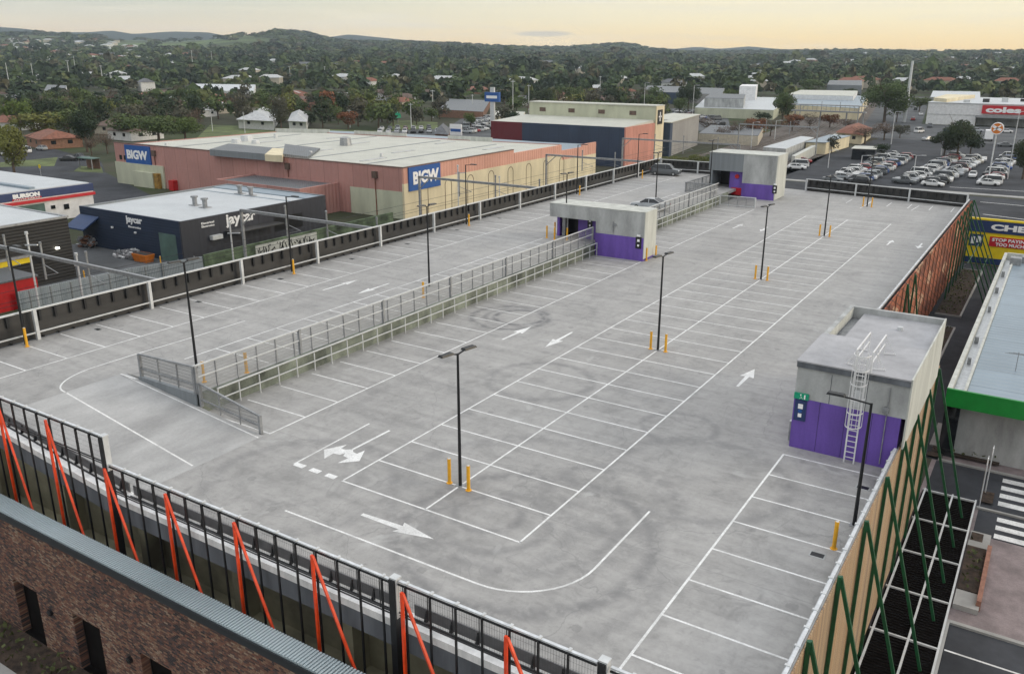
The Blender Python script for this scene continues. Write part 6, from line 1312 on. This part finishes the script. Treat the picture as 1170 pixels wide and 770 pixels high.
WW = {'house_cream': 'cream', 'house_brick': 'brick', 'house_white': 'white'}
HP = [(62, 160), (155, 152), (140, 146), (230, 128), (255, 122), (275, 120), (300, 122), (200, 121), (205, 112), (348, 121), (470, 127), (455, 118), (495, 116), (490, 108), (600, 116), (655, 112), (660, 104), (630, 110), (705, 112), (718, 108), (575, 108), (430, 108), (420, 100), (10, 128), (30, 122), (15, 142), (118, 118), (330, 110), (245, 112), (545, 104), (685, 102), (765, 112), (690, 116), (395, 112), (170, 112), (95, 112), (1030, 100), (870, 100), (1150, 100), (1100, 98)]
hs = []
for u, v in HP:
    x, y = at(u, v, GZ+2)
    a = rt.uniform(-.4, .4)+(.0 if u < 600 else .3); w_ = rt.uniform(6, 9); l_ = rt.uniform(5, 6.5)
    hs.append((u, x, y, a, w_, l_, GZ))
for k in range(60):
    u = rt.uniform(-30, 900); v = rt.uniform(96, 126); x, y = at(u, v, GZ+2)
    if 560 < u < 760 and v > 112: continue
    hs.append((u, x, y, rt.choice((.2, -.3, 1.2))+rt.uniform(-.2, .2), rt.uniform(6, 9), rt.uniform(5, 6.5), GZ))
for k in range(95):
    u = rt.uniform(5, 1165) if k < 60 else rt.uniform(850, 1165); v = rt.choice((rt.uniform(64, 96), rt.uniform(60, 80)) ); r_ = 0
    if u < 90 and rt.random() < .8: v = rt.uniform(46, 64)
    # walk the sight line until it meets the terrain
    d = _f+_r*(u-585)/FPX-_u*(v-385)/FPX; hit = None
    for s in np.arange(250, 4000, 12):
        p = CAM+d*s
        if p.z < float(terrain(p.x, p.y))+6: hit = p; break
    if hit is None: continue
    hs.append((u, hit.x, hit.y, rt.uniform(-.6, .6), rt.uniform(8, 13), rt.uniform(6, 8), float(terrain(hit.x, hit.y))))
for u in [6+k*2.6 for k in range(58)]:
    v = 42+rt.uniform(4, 26); d = _f+_r*(u-585)/FPX-_u*(v-385)/FPX
    for s in np.arange(900, 3900, 12):
        p = CAM+d*s
        if p.z < float(terrain(p.x, p.y))+6: hs.append((u, p.x, p.y, rt.uniform(-.6, .6), rt.uniform(9, 14), rt.uniform(7, 9), float(terrain(p.x, p.y)))); break
hs.sort(key=lambda q: q[0]); HPOS = []
for i, (u, x, y, a, w_, l_, z) in enumerate(hs):
    if not free(x, y, 6) and z < GZ+1: continue
    ca, sa = math.cos(a), math.sin(a); P = [(x+ca*sx*w_-sa*sy*l_, y+sa*sx*w_+ca*sy*l_) for sx, sy in ((-1, -1), (1, -1), (1, 1), (-1, 1))]
    far_ = (Vector((x, y))-Vector((CAM.x, CAM.y))).length > 700
    rf = rt.choice(['terracotta', 'tile_grey', 'tile_brown', 'tile_brown', 'terracotta', 'tile_light'] if not far_ else ['tile_light', 'tile_light', 'tile_grey', 'terracotta']); wl = rt.choice(['house_cream', 'house_brick', 'house_white'] if not far_ else ['house_white', 'house_cream'])
    gable('suburban_house', '%s walled house with %s roof, %s from the left across the %s' % (WW[wl], RW[rf], ordw(len(HPOS)), 'wooded suburb' if far_ else 'near suburb'), P, z, z+3.0+(4 if far_ else 0), z+5.2+(4.5 if far_ else 0), wl, rf, group='houses scattered through the suburb', win=not far_)
    HPOS.append((x, y))
# individual trees, 180..470 m out
n = 0; cand = []
for k in range(4000):
    u = rt.uniform(-60, 1230); v = 74+rt.random()**1.1*80
    x, y = at(u, v, GZ); dist = math.hypot(x-CAM.x, y-CAM.y)
    if dist > 900 or not free(x, y, 3): continue
    if 905 < u < 1170 and v > 108 and not (v < 120 and rt.random() < .4): continue
    if any((x-a)**2+(y-b_)**2 < 55 for a, b_ in HPOS) or any((x-a)**2+(y-b_)**2 < 60+dist*.08 for a, b_, *_ in cand): continue
    if 760 < u < 905 and v > 112: continue
    if 215 < u < 365 and 103 < v < 136 and rt.random() < .7: continue
    cand.append((x, y, u, v, dist))
cand = sorted(cand, key=lambda q: q[4])[:232]; cand.sort(key=lambda q: q[2])
for i, (x, y, u, v, dist) in enumerate(cand):
    kd = rt.choice(['dark', 'mid', 'mid', 'grey', 'olive', 'bare', 'dark', 'mid', 'rust' if rt.random() < .2 else 'grey']); h = rt.uniform(6.5, 12.5); w_ = h*rt.uniform(.7, 1.1)
    tree(x, y, h, w_, kd, 'md' if dist < 330 else 'lo', '%s suburban tree, %s from the left among the houses' % (SPEC[kd][1], ordw(i)), 'trees standing among the houses', low=.12)
# light towers and power poles
for i, (u, v, vt, r_) in enumerate(((12, 105, 72, .3), (40, 101, 73, .35), (81, 98, 69, .35), (88, 92, 64, .3), (119, 104, 75, .35), (222, 90, 58, .35), (244, 86, 59, .35), (332, 95, 76, .3), (352, 97, 75, .3), (372, 96, 76, .3), (495, 135, 103, .22), (503, 132, 110, .2), (540, 128, 108, .2), (586, 135, 92, .22), (604, 130, 97, .22), (685, 118, 87, .22), (867, 100, 80, .3), (280, 152, 128, .15), (243, 150, 126, .15), (184, 158, 140, .15), (470, 148, 118, .18), (433, 120, 107, .2), (400, 146, 125, .15))):
    x, y = at(u, v, GZ); h = hgt(u, v, vt, GZ); t = thing('power_pole', 'tall pale pole in the background suburb, %s in the list from the far left' % ordw(i) if False else 'pale %s pole, %s' % ('floodlight' if i < 10 else 'street', ['at the far left edge', 'second from the left edge', 'third from the left, above dark roofs', 'thin one behind the third', 'above the dark tree at left', 'left of two before the green paddock', 'right of two before the green paddock', 'left of three before the wooded hill', 'middle of three before the wooded hill', 'right of three before the wooded hill', 'tallest behind the sale yard', 'right of the tallest behind the sale yard', 'left of the blue pylon', 'left behind the cream storey', 'second behind the cream storey', 'above the middle of the cream storey', 'yellowish one above the mall', 'on the park grass', 'at the left end of the park grass', 'behind the salmon store sign', 'beside the green canopy', 'above the brown roofs', 'beside the orange leaved tree'][i]), 'pole', (x, y, GZ), rt.uniform(-.5, .5), 'poles across the background suburb')
    MB().cyl((0, 0, 0), (0, 0, h), r_, 8, r_*.6).build('shaft', 'pale_steel', t, world=False); MB().beam((-r_*5, 0, h-.5), (r_*5, 0, h-.5), r_*.9, r_*1.1).build('cross_arm', 'pale_steel', t, world=False)
# wooded suburb reading as one mass
def forest():
    protos = []
    for s in range(10):
        r = np.random.default_rng(100+s); n = 46; P = np.zeros((n, 4, 3)); lob = [(r.uniform(-.4, .4), r.uniform(-.4, .4), r.uniform(.5, 1.1), r.uniform(.4, .65)) for _ in range(4)]
        for k in range(n):
            cx_, cy_, cz_, rr = lob[r.integers(4)]; d = r.normal(size=3); d[2] = abs(d[2])*.9-.2; d /= np.linalg.norm(d); p = np.array([cx_, cy_, cz_])+d*rr
            nrm = d+r.normal(size=3)*.5; nrm /= np.linalg.norm(nrm); a = np.cross(nrm, r.normal(size=3)); a /= np.linalg.norm(a); b_ = np.cross(nrm, a); q = .26*r.uniform(.6, 1.4)
            P[k] = [p-a*q, p-b_*q, p+a*q, p+b_*q]
        protos.append(P)
    out = []; mats = []
    occ = np.array(OCC); hp = np.array(HPOS)
    r = np.random.default_rng(5)
    for r0, r1, sp, rad, hh in ((430, 640, 23, (3.5, 6), 8), (640, 950, 16, (4.5, 7.5), 10), (950, 1700, 21, (6.5, 11), 12), (1700, 2700, 30, (10, 16), 13), (2700, 4300, 42, (14, 24), 13)):
        n = int(1.25*(r1*r1-r0*r0)/2/(sp*sp)*1.05)
        rr = np.sqrt(r.uniform(r0*r0, r1*r1, n)); az = YAW+r.uniform(-.64, .64, n); x = CAM.x+rr*np.sin(az); y = CAM.y+rr*np.cos(az)
        for i in range(n):
            if (np.any((occ[:, 0]-2 < x[i]) & (x[i] < occ[:, 1]+2) & (occ[:, 2]-2 < y[i]) & (y[i] < occ[:, 3]+2))): continue
            if len(hp) and np.min((hp[:, 0]-x[i])**2+(hp[:, 1]-y[i])**2) < (11 if r0 < 1000 else 24)**2: continue
            if any(inside(x[i], y[i], P) for P in SHEETS[2:]): continue
            u = px(x[i], y[i], 0)[0]; z = float(terrain(x[i], y[i]))
            # open paddocks on the left hills
            pad = math.sin(x[i]*.0042+1)*math.cos(y[i]*.0035-.6)
            if 120 < u < 315 and rr[i] > 2250 and pad > -.75 and r.random() < .93: continue
            if rr[i] > 2600 and u < 95 and r.random() < .35: continue
            R_ = r.uniform(*rad)*r.choice((.7, 1, 1, 1.35)); H_ = hh*r.uniform(.5, 1.3)*(1.0 if R_ > rad[0] else .8)
            if r.random() < .07 and rr[i] < 2200: H_ *= 1.55; R_ *= 1.15
            P = protos[r.integers(10)]; c_, s_ = math.cos(r.uniform(0, 6.28)), 0; s_ = math.sqrt(1-c_*c_)
            Q = np.empty_like(P); Q[..., 0] = (P[..., 0]*c_-P[..., 1]*s_)*R_+x[i]; Q[..., 1] = (P[..., 0]*s_+P[..., 1]*c_)*R_+y[i]; Q[..., 2] = P[..., 2]*H_*.62+z
            out.append(Q.reshape(-1, 3)); cl = math.sin(x[i]*.013+2)*math.cos(y[i]*.011)+.5*math.sin(x[i]*.031-y[i]*.027); mats.append(np.full(len(P), r.choice(5, p=((.18, .15, .5, .05, .12) if cl < -.35 else (.2, .38, .08, .26, .08) if cl > .4 else (.34, .26, .16, .10, .14))), dtype=np.int32))
    V = np.concatenate(out).astype(np.float32); mi = np.concatenate(mats); nf = len(V)//4
    me = bpy.data.meshes.new('wooded_suburb'); me.vertices.add(len(V)); me.vertices.foreach_set('co', V.ravel()); me.loops.add(nf*4); me.loops.foreach_set('vertex_index', np.arange(nf*4, dtype=np.int32))
    me.polygons.add(nf); me.polygons.foreach_set('loop_start', np.arange(0, nf*4, 4, dtype=np.int32)); me.polygons.foreach_set('loop_total', np.full(nf, 4, dtype=np.int32))
    for k in 'abcde': me.materials.append(M['wood_leaf_'+k])
    me.polygons.foreach_set('material_index', mi); me.update(calc_edges=True); me.validate()
    o = bpy.data.objects.new('wooded_suburb', me); C.objects.link(o); tag(o, 'dense belt of gum trees covering the suburb up to the hills', 'woodland', kind='stuff'); print('forest faces', nf)
forest()
# low planting in the beds (nobody could count it)
def groundcover(name, lb, rects, n, z, s=.13):
    r = np.random.default_rng(n); mb = MB()
    for x0_, y0_, x1_, y1_, zz in rects:
        for k in range(int(n*(x1_-x0_)*(y1_-y0_))):
            if r.random() < .35: continue
            p = Vector((r.uniform(x0_, x1_), r.uniform(y0_, y1_), zz+r.uniform(.03, z))); a = Vector(r.normal(size=3)).normalized()*s*r.uniform(.5, 1.3); b_ = Vector(r.normal(size=3)).normalized()*s*r.uniform(.5, 1.2); mb.quad(p-a, p-b_, p+a, p+b_)
    tag(mb.build(name, 'leaf_low'), lb, 'ground cover', kind='stuff')
groundcover('bed_planting', 'low green planting in the street and laneway beds', [(25.55, 20.3, 26.45, 25.2, GZ+.35), (21.9, 38.3, 26, 39.3, GZ+.18), (25.6, 26.3, 26.2, 27.3, GZ+.18), (17.0, 77.6, 19.3, 102.3, GZ+.12), (17.0, 42.3, 19.3, 72.3, GZ+.12)], 9, .45)
groundcover('bed_planting', 'low dark planting at the foot of the brick building', [(-33, -11.0, -5, -9.25, GZ)], 14, .5)
# ================================================================== AIR
m = bpy.data.materials.new('haze_air'); m.use_nodes = True; nt = m.node_tree
for n_ in list(nt.nodes):
    if n_.type == 'BSDF_PRINCIPLED': nt.nodes.remove(n_)
pv = nt.nodes.new('ShaderNodeVolumePrincipled'); pv.inputs['Color'].default_value = (.74, .87, 1, 1); pv.inputs['Density'].default_value = .000095; pv.inputs['Anisotropy'].default_value = .2
nt.links.new(pv.outputs[0], [n_ for n_ in nt.nodes if n_.type == 'OUTPUT_MATERIAL'][0].inputs['Volume']); M['haze_air'] = m
hz = MB().box(CAM.x-6050, CAM.x+6050, CAM.y-6050, CAM.y+6050, GZ-12, 300).build('haze', 'haze_air'); hz['kind'] = 'stuff'
# ================================================================== SKY, SUN, CAMERA
wd = bpy.data.worlds.new('World'); bpy.context.scene.world = wd; wd.use_nodes = True; t = NT(wd.node_tree); bg = wd.node_tree.nodes['Background']
SUN_EL, SUN_AZ = R(14), R(62)      # azimuth from +Y toward +X
sky = t.new('ShaderNodeTexSky', sky_type='NISHITA'); sky.sun_disc = False; sky.sun_elevation = SUN_EL; sky.sun_rotation = SUN_AZ; sky.dust_density = 2.5; sky.air_density = 1.0; sky.altitude = 100
tc = t.new('ShaderNodeTexCoord'); sep = t.new('ShaderNodeSeparateXYZ'); t.link(tc.outputs['Generated'], sep.inputs[0])
el = sep.outputs[2]
base = t.ramp(el, [(0, (.92, .62, .25)), (.015, (.95, .70, .32)), (.035, (.95, .79, .46)), (.062, (.88, .80, .58)), (.13, (.66, .67, .66)), (.45, (.52, .53, .54)), (1, (.56, .575, .60))])
# the western part of the sky (left of the view) is greyer
cool = t.ramp(el, [(0, (.74, .52, .31)), (.012, (.76, .56, .36)), (.03, (.68, .58, .42)), (.055, (.50, .53, .45)), (.13, (.50, .53, .54)), (.45, (.52, .53, .54)), (1, (.56, .575, .60))])
az = t.math('ARCTAN2', sep.outputs[0], sep.outputs[1])
col = t.mix(t.smooth(az, -1.15, -.30), cool, base)
cv = t.new('ShaderNodeCombineXYZ'); t.link(t.math('MULTIPLY', az, 1.6), cv.inputs[0]); t.link(t.math('MULTIPLY', el, 26), cv.inputs[1])
st = t.noise(cv.outputs[0], 2.2, 6, .6, .6); col = t.mix(t.math('MULTIPLY', t.smooth(st, .48, .72), .30), col, (.62, .60, .60)); st2 = t.noise(cv.outputs[0], 1.1, 4, .6, 1.0)
col = t.mix(t.math('MULTIPLY', t.smooth(st2, .52, .75), .35), col, (1.0, .90, .70))
# one small dark cloud low over the hills
dv = (_f+_r*(622-585)/FPX-_u*(38.8-385)/FPX).normalized(); a0_, e0_ = math.atan2(dv.x, dv.y), dv.z
dx_ = t.math('DIVIDE', t.math('SUBTRACT', az, a0_), .034); dy_ = t.math('DIVIDE', t.math('ADD', t.math('SUBTRACT', el, e0_), t.math('MULTIPLY', t.math('SUBTRACT', st, .5), .003)), .0032)
rr_ = t.math('ADD', t.math('POWER', t.math('ABSOLUTE', dx_), 2), t.math('POWER', t.math('ABSOLUTE', dy_), 2))
mr = t.new('ShaderNodeMapRange', interpolation_type='SMOOTHSTEP'); mr.inputs[1].default_value = .2; mr.inputs[2].default_value = 1.3; mr.inputs[3].default_value = .75; mr.inputs[4].default_value = 0; t.link(rr_, mr.inputs[0])
col = t.mix(mr.outputs[0], col, (.50, .46, .40))
sc_ = t.new('ShaderNodeVectorMath', operation='SCALE'); t.link(col, sc_.inputs[0]); sc_.inputs['Scale'].default_value = 12.0
# overcast vault: brighter overhead than at the rim
up_ = t.math('ADD', t.math('MULTIPLY', t.smooth(el, .12, .8), VAULT), 1.0); sc2 = t.new('ShaderNodeVectorMath', operation='SCALE'); t.link(sc_.outputs[0], sc2.inputs[0]); t.link(up_, sc2.inputs['Scale'])
fin = t.mix(.12, sc2.outputs[0], sky.outputs[0])
t.link(fin, bg.inputs['Color']); bg.inputs['Strength'].default_value = .1
sl = bpy.data.lights.new('Sun', 'SUN'); so = bpy.data.objects.new('Sun', sl); C.objects.link(so); sl.energy = 1.25; sl.angle = R(25); sl.color = (1, .86, .66)
sd = Vector((math.sin(SUN_AZ)*math.cos(SUN_EL), math.cos(SUN_AZ)*math.cos(SUN_EL), math.sin(SUN_EL))); so.rotation_euler = sd.to_track_quat('Z', 'Y').to_euler(); so.location = (60, 40, 60)
cam = bpy.data.cameras.new('Camera'); co = bpy.data.objects.new('Camera', cam); C.objects.link(co)
mx = Matrix((( _r.x, _u.x, -_f.x, CAM.x), (_r.y, _u.y, -_f.y, CAM.y), (_r.z, _u.z, -_f.z, CAM.z), (0, 0, 0, 1))); co.matrix_world = mx
cam.sensor_width = 36; cam.lens = FPX/1170*36; cam.clip_end = 20000; cam.clip_start = .2
sc = bpy.context.scene; sc.camera = co
sc.view_settings.view_transform = 'Standard'; sc.view_settings.look = 'None'; sc.view_settings.exposure = EXPO; sc.view_settings.gamma = 1
sc.render.engine = 'CYCLES'; sc.cycles.use_denoising = True; sc.cycles.max_bounces = 6; sc.cycles.transparent_max_bounces = 24; sc.cycles.volume_bounces = 0; sc.cycles.caustics_reflective = False; sc.cycles.caustics_refractive = False
